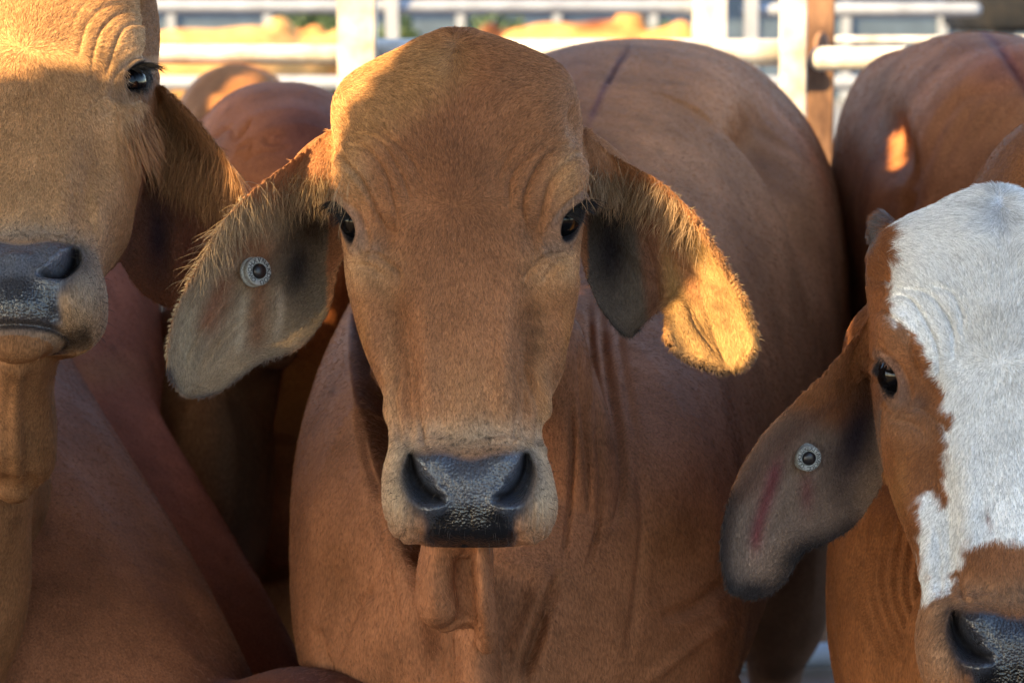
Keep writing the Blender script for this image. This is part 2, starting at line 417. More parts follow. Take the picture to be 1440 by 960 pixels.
def sculpt_head(b, H, Nh, disp3, pal):
    """shapes and pigments common to every head"""
    for side in (0, 1):
        m = (lambda p: mirror(p)) if side else (lambda p: p)
        def B(x, y, rx, ry, amt, ang=0):
            (q,) = m([(x, y)]); b.put(b.wblob(q[0], q[1], rx, ry, -ang if side else ang), amt * 2.7)
        def Lc(pts, w, amt): b.put(b.wline(m([(x + rng.normal(0, 2.5), y + rng.normal(0, 3.5)) for x, y in pts]), w * rng.uniform(.9, 1.5)), amt * rng.uniform(2.0, 3.3))
        B(494, 246, 24, 38, 9); B(520, 150, 40, 50, 3); B(478, 172, 14, 26, -6)
        B(600, 110, 46, 40, 4); B(585, 250, 34, 60, -3)
        B(512, 388, 20, 50, 8, -12); B(540, 398, 24, 40, 4, -10); B(556, 462, 24, 62, -9, -8); B(545, 330, 16, 22, -5)
        B(520, 470, 13, 60, 5, -14); B(552, 575, 9, 46, 5); B(572, 560, 8, 60, -4, -3); B(600, 520, 16, 80, 3, -3)
        B(568, 712, 26, 40, 6); B(578, 746, 20, 16, 3); B(612, 600, 26, 22, -4)
        B(608, 650, 22, 18, 6); B(640, 668, 30, 26, 3); B(612, 712, 16, 10, 4)
        # creases round the eye and brow
        Lc([(469, 212), (490, 220), (512, 246), (527, 282), (536, 322)], 2.8, -3.4)
        Lc([(476, 224), (496, 232), (516, 262), (530, 300)], 5, 1.6)
        Lc([(480, 196), (512, 206), (538, 238), (552, 280), (556, 318)], 3.0, -2.8)
        Lc([(498, 186), (536, 200), (566, 240), (578, 290)], 3.2, -2.0)
        Lc([(528, 184), (566, 204), (592, 250)], 3.4, -1.4)
        Lc([(470, 250), (484, 262), (500, 284), (512, 316)], 2.4, -2.2)
        Lc([(508, 352), (530, 358), (552, 372), (566, 392)], 2.6, -2.6)
        Lc([(502, 366), (524, 374), (542, 392)], 2.6, -2.0)
        Lc([(486, 352), (492, 376), (506, 402)], 2.6, -1.8)
        Lc([(558, 520), (560, 560), (562, 610), (566, 632)], 3.0, -2.6)
        Lc([(586, 500), (582, 560), (590, 610), (606, 630)], 3.4, -2.2)
        Lc([(540, 648), (560, 632), (600, 616), (640, 612)], 5, 1.6)
        # lips and nose pad
        Lc([(560, 752), (580, 744), (597, 752), (600, 764)], 5, -1.8)
        Lc([(600, 730), (606, 748), (604, 764)], 4, -1.6)
        for q in (0, 1, 2, 3, 4):
            Lc([(556 + 8 * q, 700), (554 + 9 * q, 740)], 1.8, -0.8)
    b.put(b.wblob(645, 330, 52, 90), -4); b.put(b.wblob(662, 470, 34, 130), 2)
    b.put(b.wline([(662, 706), (662, 765)], 3), -2.5); b.put(b.wblob(664, 640, 70, 16), 4)
    b.put(b.wblob(664, 742, 52, 14), 3)
    b.put(b.wblob(641, 52, 12, 12), -3)
    # nostrils: pushed straight into the muzzle
    for side in (-1, 1):
        pts = [(580, 640), (582, 658), (591, 678), (606, 692), (623, 698)]
        if side > 0: pts = mirror(pts)
        pts = smooth_line(pts)
        i = b.sel(560, 780, 610, 730)
        d, t = poly_dist(H[i], pts); wd = np.interp(t, [0, .3, .7, 1], [4, 10, 12, 5])
        g = np.exp(-(d / wd) ** 2.4) * (H[i, 2] > -40)
        disp3[i, 2] -= g * 30 * np.interp(t, [0, .2, .7, 1], [.5, 1, 1, .5])
        rim = np.exp(-((d - wd * 1.75) / 5.0) ** 2) * (H[i, 2] > -40); disp3[i, 2] += rim * 3.0
    # eye sockets and lids
    for side in (-1, 1):
        p, a, t1, t2 = eye_frame(side); q = H - p
        r = np.linalg.norm(q, axis=1); i = np.nonzero(r < 75)[0]; q = q[i]
        u, v, h = q @ t1 / 37.0, q @ t2 / 18.5, q @ a
        v = v + 0.18 * (u ** 2)
        rho = np.sqrt(u * u + v * v); near = np.exp(-np.maximum(np.abs(h) - 22, 0) ** 2 / 80)
        dd = -20 * (1 - sstep(0.72, 1.0, rho)) + 5.5 * np.exp(-((rho - 1.12) / 0.2) ** 2) * np.where(v > 0, 1.25, .75) \
             - 2.6 * np.exp(-((rho - 1.62) / 0.16) ** 2) + 2.0 * np.exp(-((rho - 2.0) / 0.22) ** 2)
        disp3[i] += (dd * near)[:, None] * a
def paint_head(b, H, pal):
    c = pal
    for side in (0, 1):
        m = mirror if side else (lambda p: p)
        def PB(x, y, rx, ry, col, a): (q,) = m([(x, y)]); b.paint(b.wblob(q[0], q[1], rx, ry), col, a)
        PB(496, 246, 24, 44, c['pale'], .75); PB(500, 372, 26, 34, c['pale'], .8); PB(540, 384, 26, 36, c['pale'], .55)  # tan eye surrounds; ridge below the eye also paled as a highlight
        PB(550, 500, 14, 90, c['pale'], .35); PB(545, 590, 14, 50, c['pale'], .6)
        PB(526, 350, 14, 12, c['grey'], .4); PB(560, 468, 15, 60, c['deep'] * .75, .55); PB(588, 560, 8, 50, c['deep'] * .8, .45); PB(508, 470, 12, 50, np.array((.36, .17, .06)), .5); PB(548, 330, 12, 26, c['deep'] * .8, .4); PB(512, 205, 14, 26, c['deep'], .4)  # hollows darkened and cheek edge warmed, standing in for shade and bounced glow
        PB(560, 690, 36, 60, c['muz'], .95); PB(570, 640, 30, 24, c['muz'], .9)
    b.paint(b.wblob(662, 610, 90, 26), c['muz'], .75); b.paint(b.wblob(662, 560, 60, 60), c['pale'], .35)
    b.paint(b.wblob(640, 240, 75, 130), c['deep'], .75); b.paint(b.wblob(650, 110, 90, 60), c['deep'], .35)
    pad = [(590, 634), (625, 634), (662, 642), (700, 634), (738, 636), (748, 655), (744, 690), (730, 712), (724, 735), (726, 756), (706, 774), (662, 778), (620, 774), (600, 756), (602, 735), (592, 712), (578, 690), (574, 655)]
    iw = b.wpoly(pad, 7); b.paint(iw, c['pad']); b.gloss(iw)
    iw = b.wpoly([(612, 722), (636, 708), (662, 704), (690, 708), (714, 722), (722, 742), (720, 758), (706, 772), (662, 778), (622, 772), (604, 758), (604, 742)], 10); b.paint(iw, c['pad'] * c.get('low', .10), .97)  # pad underside: dark skin, with downward-facing shade painted in
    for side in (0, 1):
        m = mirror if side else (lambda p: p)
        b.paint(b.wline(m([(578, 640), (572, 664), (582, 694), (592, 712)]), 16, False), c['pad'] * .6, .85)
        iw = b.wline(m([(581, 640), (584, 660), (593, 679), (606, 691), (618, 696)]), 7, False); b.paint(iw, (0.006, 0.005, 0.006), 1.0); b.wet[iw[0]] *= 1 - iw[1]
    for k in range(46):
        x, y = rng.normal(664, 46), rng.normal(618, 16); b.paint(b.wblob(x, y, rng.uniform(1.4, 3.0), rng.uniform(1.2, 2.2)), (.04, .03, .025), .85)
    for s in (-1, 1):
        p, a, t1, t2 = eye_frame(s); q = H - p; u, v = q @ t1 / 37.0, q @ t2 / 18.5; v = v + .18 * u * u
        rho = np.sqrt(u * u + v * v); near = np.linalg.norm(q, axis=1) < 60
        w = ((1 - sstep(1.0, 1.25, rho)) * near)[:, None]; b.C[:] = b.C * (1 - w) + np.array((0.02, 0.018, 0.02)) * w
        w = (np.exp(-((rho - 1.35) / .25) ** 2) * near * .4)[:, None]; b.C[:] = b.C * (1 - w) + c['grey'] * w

# ------------------------------------------------------------------ ears
def ear(U, L, cup=0.02, ridges=(), th=0.008, roll=0.012, n=70, m=44, fold=None):
    """U and L: upper and lower edge, root to tip, (px, py, distance)"""
    def rs(A):
        A = np.array([cs(*a) for a in A]); T = np.r_[0, np.cumsum(np.linalg.norm(np.diff(A, axis=0), axis=1))]; T /= T[-1]
        return hermite(np.linspace(0, 1, n), T, A)
    U, L = rs(U), rs(L); t = np.linspace(0, 1, m)
    P = U[:, None] * (1 - t)[None, :, None] + L[:, None] * t[None, :, None]
    s = np.linspace(0, 1, n)[:, None]; T = t[None]
    prof = np.sin(math.pi * T) ** 0.8
    taper = np.interp(s, [0, .15, .6, 1], [.9, 1, .8, .25])
    dep = cup * prof * taper - roll * np.exp(-(T / .1) ** 2) * taper
    for (tc, w, a, s0, s1) in ridges:
        dep = dep - a * np.exp(-((T - tc) / w) ** 2) * sstep(s0, s0 + .12, s) * (1 - sstep(s1 - .15, s1, s))
    if fold is not None: dep = dep + fold(s, T)
    F_ = P.copy(); F_[..., 1] += dep
    thick = th * (0.35 + 0.65 * np.sin(math.pi * np.clip(T, 0.0, 1)) ** .5) * np.ones_like(s)
    Bk = F_.copy(); Bk[..., 1] += thick
    # close into one strip: rings run front then back
    ring = np.concatenate([F_, Bk[:, ::-1]], axis=1)
    return loft(c2w(ring))

# ------------------------------------------------------------------ fur
def face_data(me):
    nf = len(me.polygons); nl = len(me.loops)
    ls = np.empty(nf, np.int32); lt = np.empty(nf, np.int32); vi = np.empty(nl, np.int32)
    me.polygons.foreach_get('loop_start', ls); me.polygons.foreach_get('loop_total', lt); me.loops.foreach_get('vertex_index', vi)
    q = np.stack([vi[ls], vi[ls + 1], vi[ls + 2], vi[np.minimum(ls + 3, nl - 1)]], 1)
    q[lt == 3, 3] = q[lt == 3, 2]
    return q
def make_fur(name, me, V, Nn, C, parent, n, density, length, flow, tilt=0.3, rad=0.0002, jit=0.25, bright=(0.7, 1.45), droop=0.0, seg=3):
    q = face_data(me)
    ctr = V[q].mean(1); nn = Nn[q].mean(1); nn /= np.linalg.norm(nn, axis=1)[:, None] + 1e-9
    a = V[q[:, 0]] - V[q[:, 2]]; b_ = V[q[:, 1]] - V[q[:, 3]]; area = np.linalg.norm(np.cross(a, b_), axis=1) / 2
    view = np.array([0, 0, CAMZ]) - ctr; view /= np.linalg.norm(view, axis=1)[:, None]
    P = w2p(ctr); vis = (P[:, 0] > -90) & (P[:, 0] < 1530) & (P[:, 1] > -90) & (P[:, 1] < 1050) & ((nn * view).sum(1) > -0.35)
    w = area * vis * density(ctr, P)
    if w.sum() <= 0: return None
    idx = rng.choice(len(q), size=n, p=w / w.sum())
    uv = rng.random((n, 2)); k = q[idx]
    wt = np.stack([(1 - uv[:, 0]) * (1 - uv[:, 1]), uv[:, 0] * (1 - uv[:, 1]), uv[:, 0] * uv[:, 1], (1 - uv[:, 0]) * uv[:, 1]], 1)[..., None]
    p = (V[k] * wt).sum(1); nr = (Nn[k] * wt).sum(1); nr /= np.linalg.norm(nr, axis=1)[:, None] + 1e-9; col = (C[k] * wt).sum(1)
    Pp = w2p(p); f = flow(p, Pp) + rng.normal(0, jit, (n, 3)); f -= nr * (f * nr).sum(1)[:, None]
    f /= np.linalg.norm(f, axis=1)[:, None] + 1e-9
    L = length(p, Pp) * rng.uniform(.6, 1.25, n)
    tl = tilt * rng.uniform(.5, 1.6, n)
    pts = np.empty((n, seg + 1, 3)); pts[:, 0] = p - nr * .0008
    cur = p.copy()
    for s in range(1, seg + 1):
        d = f + nr * (tl * (1.1 - s / seg))[:, None]; d = d / np.linalg.norm(d, axis=1)[:, None]
        d = d + rng.normal(0, .07, (n, 3)); d[:, 2] -= droop * s / seg; d /= np.linalg.norm(d, axis=1)[:, None]
        cur = cur + d * (L / seg)[:, None]; pts[:, s] = cur
    pts -= np.array(parent.location)
    hc = bpy.data.hair_curves.new(name); hc.add_curves([seg + 1] * n)
    hc.attributes['position'].data.foreach_set('vector', pts.astype(np.float32).ravel())
    ra = hc.attributes.get('radius') or hc.attributes.new('radius', 'FLOAT', 'POINT')
    rr = np.interp(np.arange(seg + 1) / seg, [0, .6, 1], [1, .8, .15])
    ra.data.foreach_set('value', (rr[None] * rad * rng.uniform(.7, 1.3, (n, 1))).astype(np.float32).ravel())
    ha = hc.attributes.new('hcol', 'FLOAT_COLOR', 'CURVE')
    br = rng.uniform(bright[0], bright[1], (n, 1)); rgb = np.clip(col * br, 0, .95)
    ha.data.foreach_set('color', np.concatenate([rgb, np.ones((n, 1))], 1).astype(np.float32).ravel())
    hc.materials.append(M_HAIR); o = bpy.data.objects.new(name, hc); COL.objects.link(o); o.parent = parent
    return o
def strands(name, pts, rad, cols, parent, mat=None):
    """explicit hairs: pts (n, k, 3) world"""
    n, k, _ = pts.shape; pts = pts - np.array(parent.location)
    hc = bpy.data.hair_curves.new(name); hc.add_curves([k] * n)
    hc.attributes['position'].data.foreach_set('vector', pts.astype(np.float32).ravel())
    ra = hc.attributes.get('radius') or hc.attributes.new('radius', 'FLOAT', 'POINT')
    rr = np.interp(np.arange(k) / (k - 1), [0, .6, 1], [1, .8, .12])
    ra.data.foreach_set('value', (rr[None] * rad * rng.uniform(.7, 1.3, (n, 1))).astype(np.float32).ravel())
    ha = hc.attributes.new('hcol', 'FLOAT_COLOR', 'CURVE')
    ha.data.foreach_set('color', np.concatenate([cols, np.ones((n, 1))], 1).astype(np.float32).ravel())
    hc.materials.append(mat or M_HAIR); o = bpy.data.objects.new(name, hc); COL.objects.link(o); o.parent = parent
    return o
def norm(v): return v / (np.linalg.norm(v, axis=-1, keepdims=True) + 1e-9)

# ------------------------------------------------------------------ animals
def finish_body(me, rt, C, wet, name='body'):
    V = getv(me); mottle(C, V, wet); setv(me, V - np.array(rt.location))
    n = len(V)
    a = me.attributes.new('Col', 'FLOAT_COLOR', 'POINT'); a.data.foreach_set('color', np.concatenate([C, np.ones((n, 1))], 1).astype(np.float32).ravel())
    a = me.attributes.new('wet', 'FLOAT', 'POINT'); a.data.foreach_set('value', wet.astype(np.float32))
    me.polygons.foreach_set('use_smooth', [True] * len(me.polygons)); me.materials.clear(); me.materials.append(M_COAT); me.name = name
    o = bpy.data.objects.new(name, me); COL.objects.link(o); o.parent = rt
    return o
def facing(V, Nn, lo=-.05, hi=.3):
    view = norm(np.array([0, 0, CAMZ]) - V); return sstep(lo, hi, (Nn * view).sum(1))
def eyes_and_lashes(X, rt, sides=(-1, 1), lash=True):
    for s in sides:
        p, a, t1, t2 = eye_frame(s)
        V, F = ellipsoid((0, 0, 0), (1, 1, 1), 32, 20); V = p - a * 25.5 + V * 30.5
        mesh_obj('eye', X.to_world(V), F, M_EYE, rt)
        if lash:
            n = 170; u = rng.uniform(-.35, .95, n); v = np.sqrt(np.maximum(0, 1.0 - u * u)) * 1.0 - .18 * u * u
            r0 = p + t1 * (u * 37)[:, None] + t2 * (v * 18.5)[:, None] + a * 3
            d = norm(a * .55 + t1 * (u[:, None] * .25 + rng.normal(.1, .08, (n, 1))) + np.array([s * .9, .12, -.1]) + rng.normal(0, .16, (n, 3)))
            L = rng.uniform(14, 40, n)[:, None]; pts = [r0]
            for j in range(1, 5):
                d = norm(d + np.array([0, .17, -.02])); pts.append(pts[-1] + d * L / 4)
            pts = np.stack([X.to_world(q) for q in pts], 1)
            strands('eyelashes', pts, .0003, np.tile([[.012, .011, .012]], (n, 1)), rt)
def ear_tag(px, py, d, r, yawx, yawy, rt, letters):
    """button tag: outer rim, face ring, raised dark centre, tiny characters round the ring"""
    o = W(px, py, d); rm = r * K * d
    Nv = np.array([yawx, -1.0, yawy]); Nv /= np.linalg.norm(Nv); Xv = norm(np.cross(Nv, [0, 0, 1])) * -1; Yv = np.cross(Nv, Xv)
    if Yv[2] < 0: Yv = -Yv
    def ringp(prof, k=48):
        th = np.linspace(0, 2 * math.pi, k, endpoint=False)
        return [o + Nv * h + (np.cos(th)[:, None] * Xv + np.sin(th)[:, None] * Yv) * rr for rr, h in prof]
    V, F = loft(ringp([(rm * .98, -.007), (rm * 1.02, -.006), (rm * 1.02, -.004), (rm * .98, -.0028), (rm * .93, -.0026), (rm * .93, .001), (rm * .96, .002), (rm * .96, .0055), (rm * .92, .0065), (rm * .56, .0065), (rm * .52, .0055), (rm * .5, .003)]))
    tg = mesh_obj('ear_tag', V, F, M_TAG, rt)
    V, F = loft(ringp([(rm * .50, .002), (rm * .50, .0075), (rm * .44, .009), (rm * .2, .0095), (rm * .05, .0098)], 32))
    mesh_obj('tag_button', V, F, M_TAGDARK, tg); 
    for ch in tg.children: pass
    b = tg.children[0]; b.location = (0, 0, 0)
    me = b.data; me.transform(Matrix.Translation(-Vector(rt.location)))
    Vs = []
    for j, chh in enumerate(letters):
        ang = math.pi * 1.25 - j * 2 * math.pi * .93 / len(letters)
        c = bpy.data.curves.new('t', 'FONT'); c.body = chh; c.size = rm * .44; c.align_x = 'CENTER'; c.align_y = 'CENTER'; c.extrude = .0002
        ob = bpy.data.objects.new('t', c); COL.objects.link(ob); dg = bpy.context.evaluated_depsgraph_get(); dg.update()
        mm = bpy.data.meshes.new_from_object(ob.evaluated_get(dg)); v = getv(mm); f = [tuple(p.vertices) for p in mm.polygons]
        bpy.data.objects.remove(ob); bpy.data.curves.remove(c)
        if len(v) == 0: continue
        rad_ = np.array([math.cos(ang), math.sin(ang)]); tan_ = np.array([math.sin(ang), -math.cos(ang)])
        xy = rad_ * rm * .74 + v[:, :1] * tan_ + v[:, 1:2] * rad_
        Vs.append((o + Nv * (.0067 + v[:, 2:3]) + xy[:, :1] * Xv + xy[:, 1:2] * Yv, f)); bpy.data.meshes.remove(mm)
    if Vs:
        V, F = join(Vs); lt = mesh_obj('tag_lettering', V - np.array(rt.location), F, M_INK, None, smooth=False); lt.parent = tg
    return tg
def tail_tube(P): return tube(np.array(P), np.array([.035, .025, .02, .03, .012][:len(P)]), m=20, k=12)


class Surf:
    """nearest skin to the viewer at a picture position"""
    def __init__(s, V, Nn):
        P = w2p(V); f = facing(V, Nn, -.1, .1) > .5; s.i = np.nonzero(f)[0]; g = 4.0
        gx = np.floor((P[s.i, 0] + 200) / g).astype(int); gy = np.floor((P[s.i, 1] + 200) / g).astype(int)
        ok = (gx >= 0) & (gx < 480) & (gy >= 0) & (gy < 400); s.i = s.i[ok]; key = gy[ok] * 480 + gx[ok]
        o = np.argsort(P[s.i, 2])[::-1]; s.grid = np.full(480 * 400, -1); s.grid[key[o]] = s.i[o]; s.g = g
    def at(s, px, py):
        k = (np.floor((np.asarray(py) + 200) / s.g) * 480 + np.floor((np.asarray(px) + 200) / s.g)).astype(int)
        r = s.grid[k]
        for dk in (1, -1, 480, -480, 2, -2, 960, -960, 481, -481):
            r = np.where(r < 0, s.grid[np.clip(k + dk, 0, 191999)], r)
        return r
def fringe(name, line, n, L, direction, V, Nn, S, parent, col, spread=8, rad=.00028, wob=.2, k=6, droop=.25):
    """long ear hair rooted along a rim and falling over the ear"""
    line = smooth_line(line); t = rng.random(n) * (len(line) - 1); i = np.minimum(t.astype(int), len(line) - 2); u = (t - i)[:, None]
    q = line[i] * (1 - u) + line[i + 1] * u + rng.normal(0, spread, (n, 2))
    j = S.at(q[:, 0], q[:, 1]); ok = j >= 0; q, j, t = q[ok], j[ok], t[ok]; n = len(j)
    p = V[j] - Nn[j] * .001
    dd = np.asarray(direction, float)
    if dd.ndim == 2:
        T = np.linspace(0, len(line) - 1, len(dd)); dd = np.stack([np.interp(t, T, dd[:, c]) for c in range(3)], 1)
    d = norm(np.broadcast_to(dd, (n, 3)) + Nn[j] * .45 + rng.normal(0, wob, (n, 3)))
    Ls = L * rng.uniform(.45, 1.2, (n, 1)); pts = [p]
    for s in range(1, k):
        pts.append(pts[-1] + d * Ls / (k - 1)); d = norm(d + np.array([0, 0.0, -droop]) * .5 + rng.normal(0, .06, (n, 3)))
    c = np.array(col) * rng.uniform(.55, 1.5, (n, 1))
    return strands(name, np.stack(pts, 1), rad, np.clip(c, 0, .95), parent)

def head_flow(X):
    """lie of the hair on a face: out from the two whorls, then down the nose and outwards"""
    def f(p, P):
        H = X.to_head(p); x, y = H[:, 0], H[:, 1]
        r1 = np.stack([x - 640, y - 52, np.zeros(len(x))], 1); r2 = np.stack([(x - 638), (y - 288), np.zeros(len(x))], 1)
        a1 = np.exp(-((y - 40) / 85) ** 2)[:, None]; down = np.stack([(x - cx_at(y)) * .006, np.ones(len(x)), np.zeros(len(x))], 1)
        up = np.stack([(x - 640) * .010, -np.ones(len(x)), np.zeros(len(x))], 1)
        a2 = .4 * np.exp(-(np.hypot(x - 638, y - 288) / 80) ** 2)[:, None]
        lo = sstep(230, 340, y)[:, None]; rest = down * lo + up * (1 - lo)
        v = norm(r1) * a1 * 1.4 + norm(r2) * a2 * 1.3 + rest * (1 - .7 * a1) * (1 - .6 * a2)
        return norm(v) @ X.A
    return f
def hair_len(X, p, k=1.0):
    H = X.to_head(p); side = np.abs(H[:, 0] - cx_at(H[:, 1]))
    return k * np.interp(H[:, 1], [0, 120, 220, 400, 600, 760], [.0085, .0072, .0055, .0046, .0044, .0032]) * (1 - .35 * sstep(90, 140, side) * sstep(170, 220, H[:, 1]) * (1 - sstep(380, 460, H[:, 1])))
def ear_flow(tip_dir):
    t = np.asarray(tip_dir, float)
    return lambda p, P: np.broadcast_to(t, p.shape).copy()
s_ = 0.000682

RED = np.array((0.285, 0.120, 0.058)); TAN = np.array((0.32, 0.157, 0.077))
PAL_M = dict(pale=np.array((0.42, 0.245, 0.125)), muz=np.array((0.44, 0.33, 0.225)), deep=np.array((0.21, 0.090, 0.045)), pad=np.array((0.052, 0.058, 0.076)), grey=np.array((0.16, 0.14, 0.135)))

# ---------- middle animal
def build_middle():
    foot = W(760, 900, 3.7); foot[2] = 0
    rt = root('cow', tuple(foot), 'brown long-eared cow facing straight at the viewer in the middle, tagged ear at left', 'cow', 'zebu cattle crowded in the front of the pen')
    X = Xform(645, 300, 3.0)
    parts = [head_loft(X)]
    parts.append(dsec([(3.24, 715, 900, 60, 110, 2), (3.30, 718, 850, 165, 200, 2.1), (3.40, 722, 815, 272, 310, 2.3), (3.54, 727, 790, 316, 370, 2.5), (3.72, 735, 750, 322, 400, 2.5),
        (3.95, 770, 680, 318, 440, 2.3), (4.25, 820, 560, 315, 430, 2.2), (4.55, 862, 452, 318, 385, 2.2), (4.85, 890, 432, 305, 377, 2.2), (5.15, 922, 422, 273, 363, 2.3),
        (5.45, 945, 425, 235, 330, 2.2), (5.65, 955, 435, 150, 240, 2.1), (5.72, 960, 440, 60, 100, 2)]))
    parts.append(tube([W(648, 300, 3.22), W(652, 420, 3.31), W(672, 560, 3.44), (W(700, 700, 3.55)), W(720, 800, 3.8)], [.105, .095, .125, .18, .2], [.10, .11, .14, .2, .2], up=(0, 1, .3)))
    # throat and the hanging flap of the dewlap
    parts.append(tube([W(655, 640, 3.06), W(650, 740, 3.09)], [.04, .036], [.05, .045], up=(0, 1, 0), m=12))
    parts.append(tube([W(628, 700, 3.08), W(620, 770, 3.10), W(616, 820, 3.11), W(620, 850, 3.115), W(630, 864, 3.12)], [.018, .020, .022, .024, .020], [.05, .05, .05, .04, .02], up=(0, 1, 0)))
    parts.append(tube([W(672, 700, 3.08), W(676, 770, 3.095), W(679, 815, 3.105), W(681, 850, 3.12), W(684, 900, 3.15)], [.013, .010, .010, .011, .012], [.05, .05, .045, .035, .02], up=(0, 1, 0)))
    parts.append(tube([W(647, 720, 3.108), W(649, 800, 3.118), W(652, 852, 3.124)], [.03, .032, .028], [.034, .034, .028], up=(0, 1, 0), m=14))
    parts.append(tube([W(662, 840, 3.21), W(668, 900, 3.22), W(676, 980, 3.25), W(700, 1080, 3.3)], [.02, .022, .026, .04], [.06, .06, .07, .06], up=(0, 1, 0)))
    parts.append(tube([W(760, 480, 3.25), W(800, 640, 3.33), W(810, 800, 3.36)], [.045, .05, .05], [.06, .06, .05], up=(0, 1, 0)))
    earL = ear([(490, 165, 3.13), (440, 203, 3.10), (395, 238, 3.08), (350, 273, 3.06), (318, 308, 3.05), (290, 355, 3.045), (262, 405, 3.04), (243, 450, 3.04), (234, 500, 3.04), (238, 532, 3.04), (252, 553, 3.045)],
               [(500, 330, 3.14), (477, 380, 3.12), (466, 430, 3.10), (445, 465, 3.09), (415, 493, 3.08), (385, 505, 3.07), (358, 516, 3.06), (335, 533, 3.055), (308, 551, 3.05), (285, 559, 3.045), (268, 560, 3.045)],
               cup=.050, ridges=[(.36, .045, .009, .3, .95), (.58, .05, .008, .3, .9), (.2, .05, .004, .45, .95)], th=.009, roll=.016)
    earR = ear([(802, 172, 3.13), (850, 208, 3.10), (892, 235, 3.08), (930, 256, 3.06), (965, 290, 3.05), (1000, 340, 3.045), (1030, 390, 3.04), (1050, 430, 3.04), (1062, 470, 3.04), (1061, 498, 3.04), (1046, 519, 3.04)],
               [(805, 310, 3.14), (818, 370, 3.13), (828, 400, 3.12), (848, 440, 3.11), (886, 475, 3.10), (905, 459, 3.09), (931, 438, 3.07), (938, 478, 3.05), (956, 500, 3.05), (990, 516, 3.045), (1018, 526, 3.045)],
               cup=.046, ridges=[(.5, .05, .008, .25, .6), (.3, .05, .004, .5, .95), (.75, .08, .006, .6, .98)], th=.009, roll=.016)
    parts += [earL, earR]
    # ear stalks
    parts.append(tube([W(500, 230, 3.12), W(455, 238, 3.11), W(425, 254, 3.118), W(400, 270, 3.12)], [.028, .028, .020, .010], [.045, .030, .020, .010], up=(0, 0, 1)))
    parts.append(tube([W(795, 230, 3.12), W(840, 240, 3.11), W(870, 252, 3.118), W(895, 268, 3.12)], [.028, .028, .020, .010], [.045, .030, .020, .010], up=(0, 0, 1)))
    g = lambda px, d: (lambda p: [p[0], p[1], 0.0])(W(px, 900, d))
    for px, py, d, gx, hind in ((560, 960, 3.6, 600, False), (900, 960, 3.6, 870, False), (820, 760, 5.35, 830, True), (1095, 640, 5.3, 1098, True)):
        parts.append(leg(W(px, py, d), g(gx, d), 1.15, hind))
    parts.append(tail_tube([W(960, 160, 5.72), W(970, 300, 5.82), W(970, 500, 5.82), W(968, 700, 5.82), W(968, 850, 5.82)]))
    hc = W(645, 400, 3.1)
    def keep(V):
        P = w2p(V); H = X.to_head(V)
        return (H[:, 2] > -330) & (P[:, 2] < 3.24) & (P[:, 1] < 895) & (P[:, 0] > 215) & (P[:, 0] < 1080)
    me = remesh(parts, .0019, hc, .42, .34, 5, 45, keep)
    V = getv(me); Nn = getn(me); n = len(V); print('middle verts', n)
    P = w2p(V); H = X.to_head(V); Nh = X.vec_head(Nn); fc = facing(V, Nn)
    # --- sculpt
    d3 = np.zeros((n, 3)); hm = (H[:, 2] > -190) & (P[:, 2] < 3.2)
    inear = ((P[:, 0] < 462) | (P[:, 0] > 826)) & (P[:, 2] < 3.25) & (P[:, 1] > 150) & (P[:, 1] < 570)
    headface = fc * hm * ~inear * (H[:, 1] < 775) * (Nh[:, 2] > -.1) * ((H[:, 1] < 640) | (H[:, 2] > -70))
    b = Brush(H, headface); sculpt_head(b, H, Nh, d3, PAL_M); d3 *= (headface > 0)[:, None]
    V = V + (d3 * s_) @ X.A + Nn * b.D[:, None]
    bp = Brush(P, fc * (P[:, 2] > 3.05), px=s_)
    body = Brush(P, fc * ~hm, px=.0008)
    # barrel and flank
    rear = Brush(P, fc * (P[:, 2] > 4.3), px=.001)
    rear.put(rear.wblob(1078, 210, 46, 95, 12), -62); rear.put(rear.wblob(1125, 330, 26, 110, -22), -26); rear.put(rear.wblob(1140, 150, 40, 60), 16)
    rear.put(rear.wblob(1010, 120, 60, 60), 10); rear.put(rear.wline([(1060, 240), (1080, 300), (1120, 380), (1165, 470)], 30), 9)
    rear.put(rear.wline([(890, 60), (862, 100), (842, 140), (826, 180)], 5), -7)
    for x in range(880, 1080, 34): rear.put(rear.wline([(x + 20, 180), (x, 300), (x + 30, 430)], 9), -3)
    # neck and chest folds
    body.put(body.wpoly([(496, 440), (497, 500), (503, 560), (522, 640), (548, 735), (575, 790), (600, 760), (640, 600), (620, 440)], 6), -62)
    body.gain = 1.5
    for pts, w, a in [([(828, 420), (835, 500), (842, 580), (846, 660)], 4, -7), ([(845, 430), (856, 520), (868, 610), (874, 690), (862, 740)], 5, -8), ([(815, 470), (820, 560), (826, 640), (828, 720)], 4, -6),
                      ([(868, 450), (880, 540), (888, 620)], 5, -4), ([(804, 560), (806, 640), (800, 730), (792, 790)], 4, -6), ([(836, 600), (846, 660), (842, 740), (826, 800)], 4, -6),
                      ([(890, 640), (905, 740), (900, 830), (880, 930)], 8, -4), ([(785, 810), (772, 850), (752, 900), (735, 960)], 9, -20), ([(770, 790), (752, 860), (722, 930)], 16, 8),
                      ([(560, 720), (582, 800), (600, 860), (610, 960)], 12, -16), ([(535, 660), (545, 720), (560, 790)], 8, -8), ([(520, 640), (536, 760), (560, 900)], 6, -4),
                      ([(500, 560), (512, 640), (530, 700)], 5, -7), ([(1020, 530), (1040, 610), (1046, 700), (1035, 800), (1050, 900)], 9, -4), ([(930, 870), (990, 850), (1030, 810)], 10, -7),
                      ([(905, 960), (980, 900), (1035, 860)], 8, 5), ([(520, 820), (490, 860), (470, 930)], 8, -6), ([(440, 880), (450, 920), (470, 960)], 7, -8)]:
